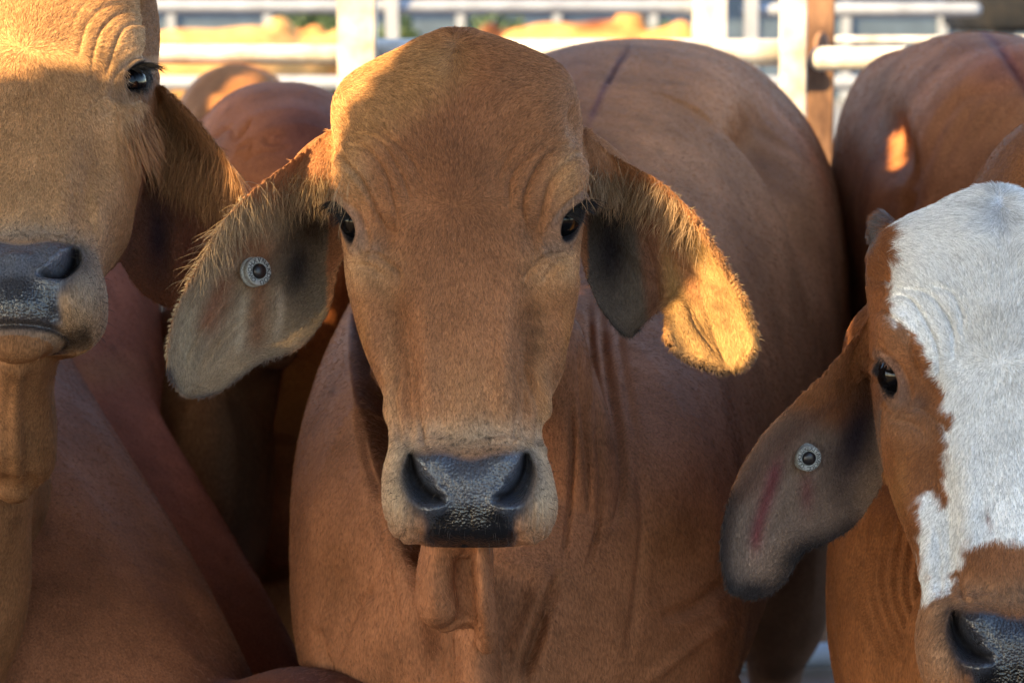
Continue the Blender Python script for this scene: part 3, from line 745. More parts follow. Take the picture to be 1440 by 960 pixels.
        body.put(body.wline(pts, w), a)
    body.put(body.wblob(480, 820, 50, 60), -10); body.put(body.wblob(960, 800, 55, 60), -9); body.put(body.wblob(930, 620, 70, 110), 9)
    dl = Brush(P, fc * (P[:, 2] < 3.2) * (P[:, 1] > 745), px=s_)
    dl.gain = .45; dl.put(dl.wline([(654, 762), (650, 800), (652, 850), (660, 890)], 9), -13); dl.put(dl.wline([(676, 770), (680, 820), (676, 868)], 8), 6); dl.put(dl.wline([(622, 775), (616, 830), (626, 880)], 6), -5)
    dl.put(dl.wline([(650, 765), (662, 785), (668, 766)], 4), -6); dl.put(dl.wline([(612, 770), (610, 830), (625, 868)], 10), 5)
    # ears
    eb = Brush(P, facing(V, Nn, .35, .8) * inear, px=s_)
    eb.put(eb.wpoly([(903, 318), (920, 350), (932, 400), (937, 440), (940, 500), (1020, 560), (1090, 500), (1060, 380), (960, 290)], 6), 9)
    eb.put(eb.wline([(900, 300), (912, 350), (922, 400), (928, 440)], 6, False), -4); eb.put(eb.wline([(985, 400), (1005, 470), (1020, 520)], 6), -5); eb.put(eb.wline([(945, 420), (985, 490), (990, 520)], 10), 4)
    eb.put(eb.wblob(425, 370, 26, 50), -5); eb.put(eb.wblob(850, 360, 30, 50), -5)
    V = V + Nn * (rear.D + body.D + dl.D + eb.D)[:, None]
    setv(me, V); Nn = getn(me); P = w2p(V); H = X.to_head(V); fc = np.ones(n)
    # --- pigment, with some light and shade painted in
    C = np.tile(RED, (n, 1)); wet = np.zeros(n)
    b = Brush(H, (hm & ~inear & (H[:, 1] < 778) & ((H[:, 1] < 640) | (H[:, 2] > -60))).astype(float), C, wet)
    hw = (hm & (H[:, 1] < 700)).astype(float)[:, None] * .55; C[:] = C * (1 - hw) + TAN * hw
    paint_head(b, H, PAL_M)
    b.paint(b.wpoly([(470, 260), (455, 150), (480, 90), (560, 45), (640, 60), (640, 120), (560, 180), (500, 220)], 30), (0.40, 0.23, 0.10), .6)  # golden crown side: sun patch put into the coat colour
    e = Brush(P, inear.astype(float), C, wet)
    e.face = inear * sstep(-.2, .25, (Nn * norm(np.array([0, 0, CAMZ]) - V)).sum(1))
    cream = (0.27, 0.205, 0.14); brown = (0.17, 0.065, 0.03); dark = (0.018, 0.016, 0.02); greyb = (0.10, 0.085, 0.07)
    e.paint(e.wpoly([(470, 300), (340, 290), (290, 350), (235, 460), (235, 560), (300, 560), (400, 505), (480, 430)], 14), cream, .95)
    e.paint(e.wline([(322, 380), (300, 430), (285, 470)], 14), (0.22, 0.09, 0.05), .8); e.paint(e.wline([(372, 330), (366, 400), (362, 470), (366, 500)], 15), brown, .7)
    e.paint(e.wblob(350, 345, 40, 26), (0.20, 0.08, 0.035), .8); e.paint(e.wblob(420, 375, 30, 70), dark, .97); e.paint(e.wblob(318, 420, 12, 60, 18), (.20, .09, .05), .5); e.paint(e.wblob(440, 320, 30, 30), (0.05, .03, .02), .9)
    e.paint(e.wblob(450, 420, 30, 50), greyb, .8)
    e.paint(e.wline([(346, 400), (340, 450), (336, 500)], 7), (.42, .34, .25), .7); e.paint(e.wline([(392, 400), (396, 440), (388, 480)], 6), (.38, .31, .24), .7); e.paint(e.wline([(270, 420), (262, 470), (264, 520)], 12), (.34, .27, .19), .6)
    e.face = inear.astype(float)
    e.paint(e.wline([(236, 520), (248, 553), (275, 561), (312, 553), (338, 534), (366, 516), (405, 502)], 8, False), (0.03, .03, .04), .9)
    e.face = inear * sstep(-.2, .25, (Nn * norm(np.array([0, 0, CAMZ]) - V)).sum(1))
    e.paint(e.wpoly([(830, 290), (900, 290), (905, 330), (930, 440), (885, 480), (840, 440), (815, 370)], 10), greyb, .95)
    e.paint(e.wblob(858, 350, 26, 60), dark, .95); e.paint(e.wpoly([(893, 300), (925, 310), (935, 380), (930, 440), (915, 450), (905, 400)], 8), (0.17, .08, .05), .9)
    e.paint(e.wpoly([(930, 330), (960, 300), (1060, 440), (1065, 510), (1020, 530), (940, 490), (935, 420)], 12), (0.27, 0.165, 0.07), .95)
    e.paint(e.wline([(930, 320), (960, 370), (985, 430)], 14), (0.25, .10, .05), .7)
    e.face = inear.astype(float)
    e.paint(e.wline([(945, 494), (985, 516), (1020, 527), (1046, 520), (1062, 498)], 7, False), (0.04, .035, .04), .9)
    e.paint(e.wline([(830, 420), (850, 445), (886, 476), (900, 462)], 4, False), (0.03, .03, .03), .8)
    bb = Brush(P, ((P[:, 2] > 3.16) & ~inear).astype(float), C, wet)
    bb.paint(bb.wpoly([(826, 60), (1000, 40), (1150, 60), (1220, 300), (1210, 520), (1100, 640), (1045, 560), (1000, 420), (900, 260), (826, 190)], 50), (0.40, 0.165, 0.07), .85)  # barrel brightened and warmed to offset the cool skylight on it
    leg_ = Brush(P, (P[:, 2] > 4.6).astype(float), C, wet); leg_.paint(leg_.wpoly([(1040, 760), (1170, 740), (1180, 1300), (1030, 1300)], 30), (0.075, 0.05, 0.042), .9)  # hind leg darkened for the shadow it stands in
    bb.paint(bb.wline([(885, 62), (862, 100), (842, 140), (826, 180)], 5), (0.10, .035, .05), .7)
    bb.paint(bb.wblob(480, 800, 40, 50), (0.17, 0.07, 0.03), .6); bb.paint(bb.wblob(940, 750, 60, 70), (0.20, 0.09, 0.035), .5)
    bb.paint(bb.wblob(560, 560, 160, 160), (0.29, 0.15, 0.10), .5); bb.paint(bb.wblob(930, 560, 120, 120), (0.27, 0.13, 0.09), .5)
    bb.paint(bb.wpoly([(496, 440), (497, 500), (503, 560), (522, 640), (548, 735), (575, 790), (600, 760), (620, 440)], 6), (0.13, 0.055, 0.028), .85)  # throat recess painted darker for the shadow behind the jaw
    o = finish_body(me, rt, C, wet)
    eyes_and_lashes(X, rt)
    # --- hair
    S = Surf(V, Nn)
    padm = sdf(H, [(590, 634), (662, 642), (738, 636), (748, 655), (742, 690), (722, 752), (708, 772), (618, 772), (600, 716), (575, 655)])
    ec = np.min([np.linalg.norm(H - eye_frame(s)[0], axis=1) for s in (-1, 1)], 0)
    tri = face_data(me)
    def dens_head(c, P_):
        Hc = X.to_head(c); m = (Hc[:, 2] > -200) & (P_[:, 2] < 3.22) & (Hc[:, 1] < 772) & ~(((P_[:, 0] < 462) | (P_[:, 0] > 826)) & (P_[:, 1] > 150))
        pad = sdf(Hc, [(590, 634), (662, 642), (738, 636), (748, 655), (742, 690), (722, 752), (708, 772), (618, 772), (600, 716), (575, 655)])
        e = np.min([np.linalg.norm(Hc - eye_frame(s)[0], axis=1) for s in (-1, 1)], 0)
        return m * sstep(0, 14, pad) * (e > 38) * (1 - .4 * sstep(560, 660, Hc[:, 1]))
    make_fur('coat_hair', me, V, Nn, C, rt, 170000, dens_head, lambda p, P_: hair_len(X, p), head_flow(X), .15, .00017, bright=(.4, 1.75))
    def dens_ear(side):
        def f(c, P_):
            m = (P_[:, 2] < 3.25) & (P_[:, 1] > 165) & (P_[:, 1] < 575) & ((P_[:, 0] < 466) if side < 0 else (P_[:, 0] > 824)) & (P_[:, 0] > 215) & (P_[:, 0] < 1085)
            dk = np.exp(-(((P_[:, 0] - 422) / 30) ** 2 + ((P_[:, 1] - 375) / 60) ** 2)) + np.exp(-(((P_[:, 0] - 858) / 30) ** 2 + ((P_[:, 1] - 350) / 60) ** 2))
            return m * (1 - .7 * np.clip(dk, 0, 1))
        return f
    make_fur('ear_hair', me, V, Nn, C, rt, 38000, dens_ear(-1), lambda p, P_: np.full(len(p), .0055), lambda p, P_: norm(np.stack([-.5 - (P_[:, 0] - 350) * .002, np.zeros(len(p)), -1 + 0 * p[:, 0]], 1)), .18, .00017, .3)
    make_fur('ear_hair', me, V, Nn, C, rt, 38000, dens_ear(1), lambda p, P_: np.full(len(p), .0055), lambda p, P_: norm(np.stack([.45 + (P_[:, 0] - 950) * .003, np.zeros(len(p)), -1 + 0 * p[:, 0]], 1)), .09, .00016, .25)
    fringe('ear_fringe', [(472, 268), (440, 262), (400, 272), (360, 285), (330, 305), (305, 335), (280, 380)], 1100, .030, [(-.1, -.3, -1), (-.1, -.3, -1), (-.25, -.3, -.9), (-.5, -.3, -.8)], V, Nn, S, rt, (.36, .25, .15), 13, .0002, .42)
    fringe('ear_fringe', [(838, 256), (858, 262), (890, 270), (925, 275), (945, 300), (965, 330)], 1200, .028, [(.1, -.3, -1), (0, -.3, -1), (-.05, -.3, -1), (.1, -.3, -.9)], V, Nn, S, rt, (.30, .20, .12), 13, .0002, .42)
    fringe('ear_fringe', [(940, 258), (985, 315), (1020, 365), (1048, 415), (1064, 470), (1060, 510)], 160, .006, [(.7, -.1, .3), (.9, -.1, -.1), (.7, -.1, -.7)], V, Nn, S, rt, (.50, .36, .19), 4, .00017, .25)
    fringe('ear_fringe', [(350, 274), (318, 308), (290, 352), (262, 402), (243, 450), (236, 500)], 350, .006, [(-.5, -.1, .4), (-.9, -.1, 0), (-.7, -.1, -.7)], V, Nn, S, rt, (.45, .34, .2), 4, .0002, .25)
    def dens_body(c, P_): return ((P_[:, 2] > 3.2) | (P_[:, 1] > 770)) * np.clip((3.3 / P_[:, 2]) ** 2, 0, 1)
    make_fur('coat_hair', me, V, Nn, C, rt, 260000, dens_body, lambda p, P_: .009 + 0 * p[:, 0], lambda p, P_: norm(np.stack([.25 + 0 * p[:, 0], .5 + 0 * p[:, 0], -.7 + 0 * p[:, 0]], 1)), .08, .0002, .2, bright=(.5, 1.6), seg=2)
    # muzzle bristles
    j = S.at(rng.uniform(545, 780, 160), rng.uniform(625, 765, 160)); j = j[j >= 0]
    pts = np.stack([V[j] + Nn[j] * q * .012 * rng.uniform(.3, 1, (len(j), 1)) + np.array([0, 0, -.004]) * q * q for q in (0, .33, .66, 1.)], 1)
    strands('whiskers', pts, .00018, np.tile([[.05, .04, .035]], (len(j), 1)), rt)
    j = S.at([356], [382])[0]
    ear_tag(360, 382, w2p(V[j])[2] - .008, 21, .75, .2, rt, 'OWOHXVNAKDOU')
    return rt

def mirror_ear(A, c): return [(2 * c - x, y, d) for x, y, d in A]
GRP = 'zebu cattle crowded in the front of the pen'
# ---------- left animal, muzzle raised
def build_left():
    foot = W(-60, 900, 3.8); foot[2] = 0
    rt = root('cow', tuple(foot), 'tan cow cut by the left edge, sunlit forehead, wet grey muzzle raised', 'cow', GRP)
    X = Xform(41, 82, 3.22, pitch=25, scale=1.0)
    parts = [head_loft(X)]
    parts.append(tube(X.to_world([(662, 700, -10), (662, 765, 15), (662, 790, 22)]), [.045, .048, .03], [.06, .04, .02], up=(0, 1, 0), m=14))
    U = [(180, 75, 3.34), (212, 108, 3.31), (240, 128, 3.29), (272, 160, 3.28), (302, 196, 3.27), (332, 238, 3.26), (347, 272, 3.26), (342, 320, 3.26), (318, 375, 3.26), (285, 415, 3.26), (255, 430, 3.265)]
    L = [(165, 190, 3.36), (160, 230, 3.35), (158, 270, 3.33), (158, 310, 3.32), (161, 345, 3.31), (170, 370, 3.30), (182, 392, 3.29), (196, 410, 3.28), (210, 421, 3.275), (225, 429, 3.27), (240, 433, 3.27)]
    parts.append(ear(U, L, cup=.05, ridges=[(.38, .05, .008, .3, .95), (.62, .05, .008, .3, .9)], th=.009, roll=.022))
    parts.append(ear(mirror_ear(U, 45), mirror_ear(L, 45), cup=.04, th=.009, roll=.02))
    parts.append(tube([W(165, 140, 3.32), W(200, 150, 3.335), W(222, 170, 3.335)], [.03, .024, .012], [.04, .026, .012], up=(0, 0, 1)))
    parts.append(tube([W(-75, 140, 3.32), W(-110, 150, 3.335), W(-132, 170, 3.335)], [.03, .024, .012], [.04, .026, .012], up=(0, 0, 1)))
    # throat, dewlap, chest, barrel
    parts.append(tube([W(10, 300, 3.38), W(-40, 420, 3.38), W(-85, 560, 3.42), W(-110, 720, 3.6), W(-140, 800, 3.9)], [.10, .085, .11, .15, .2], [.12, .11, .12, .17, .2], up=(0, 1, .2)))
    parts.append(tube([W(42, 470, 3.16), W(28, 550, 3.20), W(24, 620, 3.23), W(22, 665, 3.24), W(20, 685, 3.24)], [.034, .033, .040, .036, .022], [.07, .06, .06, .04, .022], up=(0, 1, 0)))
    parts.append(tube([W(-20, 690, 3.3), W(-55, 760, 3.34), W(-75, 860, 3.38), W(-105, 960, 3.42), W(-125, 1100, 3.5)], [.05, .078, .085, .08, .08], [.07, .08, .09, .09, .09], up=(0, 1, 0)))
    parts.append(dsec([(3.5, -120, 850, 90, 200, 2.2), (3.7, -150, 800, 130, 330, 2.3), (4.1, -250, 700, 230, 400, 2.3), (4.8, -340, 500, 260, 350, 2.3), (5.3, -360, 480, 220, 300, 2.2), (5.5, -360, 480, 90, 160, 2)], 26))
    for px, py, d, gx, hind in ((-200, 950, 3.8, -190, False), (-420, 760, 5.2, -400, True), (-260, 760, 5.2, -250, True)):
        t = W(gx, 900, d); parts.append(leg(W(px, py, d), [t[0], t[1], 0], 1.1, hind))
    t = W(-140, 1000, 3.5); parts.append(leg(W(-125, 1050, 3.5), [t[0], t[1], 0], .9))
    hc = W(60, 260, 3.25)
    keep = lambda V: (lambda P: (P[:, 0] > -260) & (P[:, 1] < 505) & (P[:, 2] < 3.4))(w2p(V))
    me = remesh(parts, .0021, hc, .36, .3, 5, 30, keep)
    V = getv(me); Nn = getn(me); n = len(V); print('left verts', n)
    P = w2p(V); H = X.to_head(V); Nh = X.vec_head(Nn); fc = facing(V, Nn)
    inear = (P[:, 0] > 198) & (P[:, 2] < 3.5) | ((P[:, 0] > 158) & (P[:, 2] > 3.27) & (P[:, 2] < 3.5) & (P[:, 1] > 175) & (P[:, 1] < 450))
    hm = (H[:, 2] > -190) & (H[:, 1] < 785) & ~inear & (P[:, 2] < 3.5) & ((P[:, 1] < 500) | (H[:, 2] > 0))
    d3 = np.zeros((n, 3)); hf = hm * sstep(-.05, .3, Nh[:, 2]) * ((H[:, 1] < 640) | (H[:, 2] > -60))
    b = Brush(H, hf); b.gain = .42; sculpt_head(b, H, Nh, d3, PAL_M); d3 *= (hf > 0)[:, None]
    b.gain = 1.0; b.put(b.wline([(570, 764), (600, 770), (662, 772), (725, 770), (755, 762)], 4), -9)
    V = V + (d3 * s_) @ X.A + Nn * b.D[:, None]
    bd = Brush(P, fc * (~hm), px=.0007)
    for pts, w, a in [([(52, 510), (40, 560), (44, 620), (40, 690)], 12, -9), ([(16, 520), (8, 600), (12, 690)], 10, -5), ([(66, 540), (70, 600), (72, 650)], 10, 4)]:
        bd.put(bd.wline(pts, w), a)
    eb = Brush(P, fc * inear, px=s_); eb.put(eb.wblob(222, 320, 22, 60), -5)
    V = V + Nn * (bd.D + eb.D)[:, None]; setv(me, V); Nn = getn(me); P = w2p(V); H = X.to_head(V)
    C = np.tile(np.array((0.23, 0.11, 0.05)), (n, 1)); wet = np.zeros(n)
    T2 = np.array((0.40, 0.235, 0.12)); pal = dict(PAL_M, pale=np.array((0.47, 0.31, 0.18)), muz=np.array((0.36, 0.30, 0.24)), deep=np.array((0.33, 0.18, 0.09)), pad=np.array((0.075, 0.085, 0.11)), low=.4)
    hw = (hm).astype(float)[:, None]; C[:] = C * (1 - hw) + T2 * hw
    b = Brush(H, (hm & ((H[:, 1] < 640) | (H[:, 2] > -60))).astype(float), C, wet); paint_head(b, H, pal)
    b.paint(b.wblob(662, 792, 100, 22), (0.17, 0.12, 0.095), .95); b.paint(b.wline([(560, 758), (600, 769), (662, 771), (725, 769), (762, 758)], 4.5, False), (.02, .014, .012), .9); b.wet[:] *= (H[:, 1] < 772)
    e = Brush(P, inear.astype(float), C, wet); e.face = inear * sstep(-.2, .25, (Nn * norm(np.array([0, 0, CAMZ]) - V)).sum(1))
    e.paint(e.wpoly([(165, 200), (240, 190), (340, 290), (300, 420), (225, 440), (160, 390)], 14), (0.24, 0.10, 0.055), .9)
    e.paint(e.wblob(222, 330, 24, 70), (0.03, 0.022, 0.035), .9); e.paint(e.wblob(178, 320, 14, 60), (0.13, .065, .05), .8); e.paint(e.wblob(265, 340, 14, 60), (0.17, .055, .04), .7)
    o = finish_body(me, rt, C, wet); eyes_and_lashes(X, rt)
    S = Surf(V, Nn)
    def dens(c, P_):
        Hc = X.to_head(c); m = (Hc[:, 2] > -200) & (Hc[:, 1] < 775) & (P_[:, 2] < 3.45) & (P_[:, 0] < 250) & ~((P_[:, 0] > 198) & (P_[:, 1] > 80))
        pad = sdf(Hc, [(590, 634), (662, 642), (738, 636), (748, 655), (742, 690), (722, 752), (708, 772), (618, 772), (600, 716), (575, 655)])
        e_ = np.min([np.linalg.norm(Hc - eye_frame(s)[0], axis=1) for s in (-1, 1)], 0)
        return m * sstep(0, 14, pad) * (e_ > 38) * 1 * (1 - .4 * sstep(560, 660, Hc[:, 1])) * (P_[:, 0] > -60)
    make_fur('coat_hair', me, V, Nn, C, rt, 90000, dens, lambda p, P_: hair_len(X, p, 1.25), head_flow(X), .17, .00018, bright=(.45, 1.7))
    make_fur('ear_hair', me, V, Nn, C, rt, 40000, lambda c, P_: ((P_[:, 0] > 160) & (P_[:, 2] > 3.2) & (P_[:, 2] < 3.45) & (P_[:, 1] > 100) & (P_[:, 1] < 440)).astype(float),
             lambda p, P_: np.interp(P_[:, 1] - (P_[:, 0] - 200) * .8, [100, 180, 240, 300], [.008, .016, .012, .006]), lambda p, P_: norm(np.stack([.35 + 0 * p[:, 0], 0 * p[:, 0], -1 + 0 * p[:, 0]], 1)), .25, .0002, .25)
    fringe('ear_fringe', [(195, 170), (215, 195), (240, 215), (270, 235), (300, 250), (325, 268)], 2200, .042, [(.05, -.3, -1), (.2, -.3, -1), (.35, -.3, -1)], V, Nn, S, rt, (.36, .19, .09), 14)
    make_fur('coat_hair', me, V, Nn, C, rt, 25000, lambda c, P_: ((P_[:, 1] > 500) & (P_[:, 0] > -50)).astype(float), lambda p, P_: .006 + 0 * p[:, 0], lambda p, P_: norm(np.stack([0 * p[:, 0], 0 * p[:, 0], -1 + 0 * p[:, 0]], 1)), .16, .0002, .12, bright=(.75, 1.35), seg=2)
    j = S.at(rng.uniform(-10, 160, 200), rng.uniform(300, 480, 200)); j = j[j >= 0]
    strands('whiskers', np.stack([V[j] + Nn[j] * q * .012 * rng.uniform(.3, 1, (len(j), 1)) + np.array([0, 0, -.004]) * q * q for q in (0, .33, .66, 1.)], 1), .00018, np.tile([[.05, .04, .035]], (len(j), 1)), rt)

# ---------- white-faced animal
def build_white():
    foot = W(1480, 900, 3.9); foot[2] = 0
    rt = root('cow', tuple(foot), 'white-faced cow with brown eye patch and low head at the right edge, tagged ear', 'cow', GRP)
    X = Xform(1413, 522, 3.0, pitch=2, roll=2.0)
    parts = [head_loft(X)]
    U = [(1290, 395, 3.14), (1235, 425, 3.11), (1200, 470, 3.09), (1165, 515, 3.07), (1118, 562, 3.05), (1078, 602, 3.04), (1046, 648, 3.03), (1023, 702, 3.03), (1013, 752, 3.03), (1014, 800, 3.03), (1024, 832, 3.03)]
    L = [(1290, 560, 3.16), (1256, 600, 3.14), (1253, 642, 3.12), (1240, 685, 3.10), (1220, 718, 3.09), (1195, 746, 3.07), (1163, 765, 3.06), (1130, 779, 3.05), (1110, 812, 3.04), (1082, 838, 3.035), (1052, 845, 3.03)]
    parts.append(ear(U, L, cup=.048, ridges=[(.30, .06, .005, .4, .95), (.55, .07, .006, .35, .9)], th=.009, roll=.014))
    parts.append(ear(mirror_ear(U, 1414), mirror_ear(L, 1414), cup=.035, th=.009, roll=.014))
    for m_ in (lambda x: x, lambda x: 2828 - x):
        parts.append(tube([W(m_(1290), 455, 3.13), W(m_(1240), 470, 3.125), W(m_(1215), 500, 3.13), W(m_(1200), 520, 3.135)], [.03, .032, .026, .014], [.045, .032, .024, .014], up=(0, 0, 1)))
        parts.append(tube([W(m_(1252), 352, 3.12), W(m_(1244), 325, 3.115), W(m_(1240), 312, 3.11)], [.018, .016, .010], m=10))
    parts.append(tube([W(1420, 430, 3.22), W(1430, 560, 3.30), W(1440, 700, 3.45), W(1480, 800, 3.8)], [.115, .12, .16, .2], [.11, .13, .16, .2], up=(0, 1, .3)))
    parts.append(dsec([(3.2, 1350, 930, 60, 90, 2), (3.27, 1345, 900, 130, 190, 2.1), (3.4, 1360, 850, 195, 280, 2.2), (3.6, 1430, 790, 255, 360, 2.3), (3.9, 1530, 640, 290, 400, 2.3), (4.3, 1680, 520, 300, 370, 2.3), (4.9, 1830, 450, 270, 330, 2.3), (5.2, 1850, 450, 200, 250, 2.2), (5.35, 1850, 450, 80, 120, 2)], 30))
    parts.append(dsec([(3.32, 1480, 430, 60, 100, 2), (3.42, 1490, 420, 125, 225, 2.2), (3.6, 1510, 420, 170, 262, 2.2), (3.9, 1560, 480, 220, 300, 2.2), (4.2, 1640, 500, 180, 260, 2)], 20))
    for px, py, d, gx, hind in ((1240, 1000, 3.55, 1250, False), (1500, 1000, 3.6, 1500, False), (1750, 760, 5.0, 1740, True), (1950, 760, 5.0, 1950, True)):
        t = W(gx, 900, d); parts.append(leg(W(px, py, d), [t[0], t[1], 0], 1.1, hind))
    hc = W(1330, 600, 3.1)
    keep = lambda V: (lambda P: (P[:, 0] < 1700) & (P[:, 2] < 3.24))(w2p(V))
    me = remesh(parts, .0021, hc, .38, .32, 5, 35, keep)
    V = getv(me); Nn = getn(me); n = len(V); print('white verts', n)
    P = w2p(V); H = X.to_head(V); Nh = X.vec_head(Nn); fc = facing(V, Nn)
    inear = (P[:, 0] < 1244) & (P[:, 2] < 3.24) & (P[:, 1] > 400) & (P[:, 1] < 860)
    hm = (H[:, 2] > -190) & (P[:, 2] < 3.2) & ~inear & (H[:, 1] < 785)
    d3 = np.zeros((n, 3)); hf = fc * hm * (Nh[:, 2] > -.1)
    b = Brush(H, hf); sculpt_head(b, H, Nh, d3, PAL_M); d3 *= (hf > 0)[:, None]
    V = V + (d3 * s_) @ X.A + Nn * b.D[:, None]
    bd = Brush(P, fc * (P[:, 2] > 3.22) * (P[:, 1] > 640), px=.0008)
    for k in range(7):
        x = 1190 + 17 * k
        bd.put(bd.wline([(x + 30, 730), (x + 14, 790 + 6 * k), (x + 22, 860), (x + 60, 940)], 6), -13)
    eb = Brush(P, fc * inear, px=s_); eb.put(eb.wblob(1208, 620, 26, 70, 15), -5)
    eb.put(eb.wline([(1215, 500), (1228, 506), (1246, 512)], 4), -7); eb.put(eb.wline([(1212, 512), (1228, 520), (1246, 524)], 4), 6); eb.put(eb.wline([(1208, 522), (1226, 532), (1244, 536)], 4), -6)
    V = V + Nn * (bd.D + eb.D)[:, None]; setv(me, V); Nn = getn(me); P = w2p(V); H = X.to_head(V)
    BR = np.array((0.26, 0.10, 0.038)); C = np.tile(BR, (n, 1)); wet = np.zeros(n)
    WH = np.array((0.80, 0.81, 0.82))
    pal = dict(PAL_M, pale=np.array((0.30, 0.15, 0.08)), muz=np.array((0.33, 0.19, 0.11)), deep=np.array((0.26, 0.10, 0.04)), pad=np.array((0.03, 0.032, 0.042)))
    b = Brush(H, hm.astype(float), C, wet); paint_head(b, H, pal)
    hc_, wcp = C.copy(), wet.copy()
    poly = [(1268, 300), (1300, 270), (1360, 240), (1500, 235), (1600, 330), (1590, 470), (1540, 540), (1520, 700), (1535, 760), (1540, 850), (1500, 840), (1478, 790), (1440, 765), (1405, 757), (1375, 760), (1350, 775), (1342, 812), (1318, 836), (1294, 846), (1300, 800), (1293, 745), (1292, 700), (1308, 694), (1328, 712), (1333, 640), (1330, 580), (1316, 525), (1290, 482), (1262, 458), (1252, 436), (1258, 400), (1264, 350)]
    pn = P.copy(); nz = np.array([mnoise.noise(Vector(v) * 60) for v in V[(P[:, 0] > 1220) & (P[:, 2] < 3.3)]]); mk = np.nonzero((P[:, 0] > 1220) & (P[:, 2] < 3.3))[0]
    pn[mk, 0] += nz * 14 + nzv(V[mk], 420, 5) * 5; pn[mk, 1] += nzv(V[mk], 300, 6) * 6
    bp = Brush(pn, hm.astype(float), C, wet); iw = bp.wpoly(poly, 5); bp.paint(iw, WH)
    bp.paint(bp.wblob(1396, 726, 5, 10), (0.16, 0.03, 0.015), 1.0)
    bp.paint(bp.wblob(1397, 300, 26, 36), (0.42, 0.41, 0.42), .5)
    padw = wet[:, None]; C[:] = C * (1 - padw) + hc_ * padw
    bp.paint(bp.wpoly([(1222, 345), (1226, 315), (1240, 300), (1256, 306), (1246, 322), (1236, 350)], 4), (0.16, 0.16, 0.18), .9)
    e = Brush(P, inear.astype(float), C, wet); e.face = inear * sstep(-.2, .25, (Nn * norm(np.array([0, 0, CAMZ]) - V)).sum(1))
    e.paint(e.wpoly([(1250, 560), (1190, 600), (1110, 580), (1050, 650), (1015, 750), (1020, 840), (1110, 830), (1200, 750), (1250, 690)], 22), (0.18, 0.13, 0.10), .9)
    e.paint(e.wpoly([(1180, 560), (1110, 590), (1060, 640), (1030, 700), (1060, 700), (1110, 640)], 16), (0.10, 0.045, 0.03), .7)
    e.paint(e.wline([(1098, 640), (1082, 690), (1066, 740), (1062, 780)], 10), (0.15, 0.035, 0.04), .85); e.paint(e.wblob(1135, 690, 10, 26), (0.16, .05, .05), .7)
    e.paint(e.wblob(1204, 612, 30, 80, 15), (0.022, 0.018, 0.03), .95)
    e.face = inear.astype(float)
    e.paint(e.wline([(1020, 700), (1012, 755), (1013, 805), (1028, 838), (1055, 846), (1085, 840), (1112, 812), (1132, 780), (1165, 766), (1200, 746)], 22, False), (0.02, .016, .016), .95)
    e.paint(e.wblob(1125, 782, 34, 16, -30), (0.015, .013, .013), .95); e.paint(e.wblob(1060, 830, 44, 20), (0.018, .015, .015), .95)
    o = finish_body(me, rt, C, wet); eyes_and_lashes(X, rt, lash=False)
    S = Surf(V, Nn)
    def dens(c, P_):
        Hc = X.to_head(c); m = (Hc[:, 2] > -200) & (Hc[:, 1] < 775) & (P_[:, 2] < 3.2) & (P_[:, 0] > 1222) & ~((P_[:, 0] < 1248) & (P_[:, 1] > 410)) 
        pad = sdf(Hc, [(590, 634), (662, 642), (738, 636), (748, 655), (742, 690), (722, 752), (708, 772), (618, 772), (600, 716), (575, 655)])
        e_ = np.min([np.linalg.norm(Hc - eye_frame(s)[0], axis=1) for s in (-1, 1)], 0)
        return m * sstep(0, 14, pad) * (e_ > 38) * 1 * (1 - .4 * sstep(560, 660, Hc[:, 1])) * (P_[:, 0] < 1520)
    make_fur('coat_hair', me, V, Nn, C, rt, 100000, dens, lambda p, P_: hair_len(X, p, 1.5), head_flow(X), .19, .00018, bright=(.55, 1.3))
    make_fur('ear_hair', me, V, Nn, C, rt, 40000, lambda c, P_: ((P_[:, 0] < 1252) & (P_[:, 0] > 1000) & (P_[:, 2] < 3.24) & (P_[:, 1] > 400) & (P_[:, 1] < 860)).astype(float),
             lambda p, P_: np.full(len(p), .0055), lambda p, P_: norm(np.stack([-.4 + 0 * p[:, 0], 0 * p[:, 0], -1 + 0 * p[:, 0]], 1)), .2, .0002, .3)
    make_fur('coat_hair', me, V, Nn, C, rt, 50000, lambda c, P_: (((P_[:, 2] > 3.2) | (P_[:, 1] > 850)) & (P_[:, 2] < 4.2)).astype(float), lambda p, P_: .006 + 0 * p[:, 0], lambda p, P_: norm(np.stack([.2 + 0 * p[:, 0], 0 * p[:, 0], -1 + 0 * p[:, 0]], 1)), .16, .0002, .12, bright=(.75, 1.35), seg=2)
    j = S.at([1135], [643])[0]
    ear_tag(1135, 643, w2p(V[j])[2] - .010, 19, .22, -.02, rt, 'GUPOUVXEXITAVXKTOC')

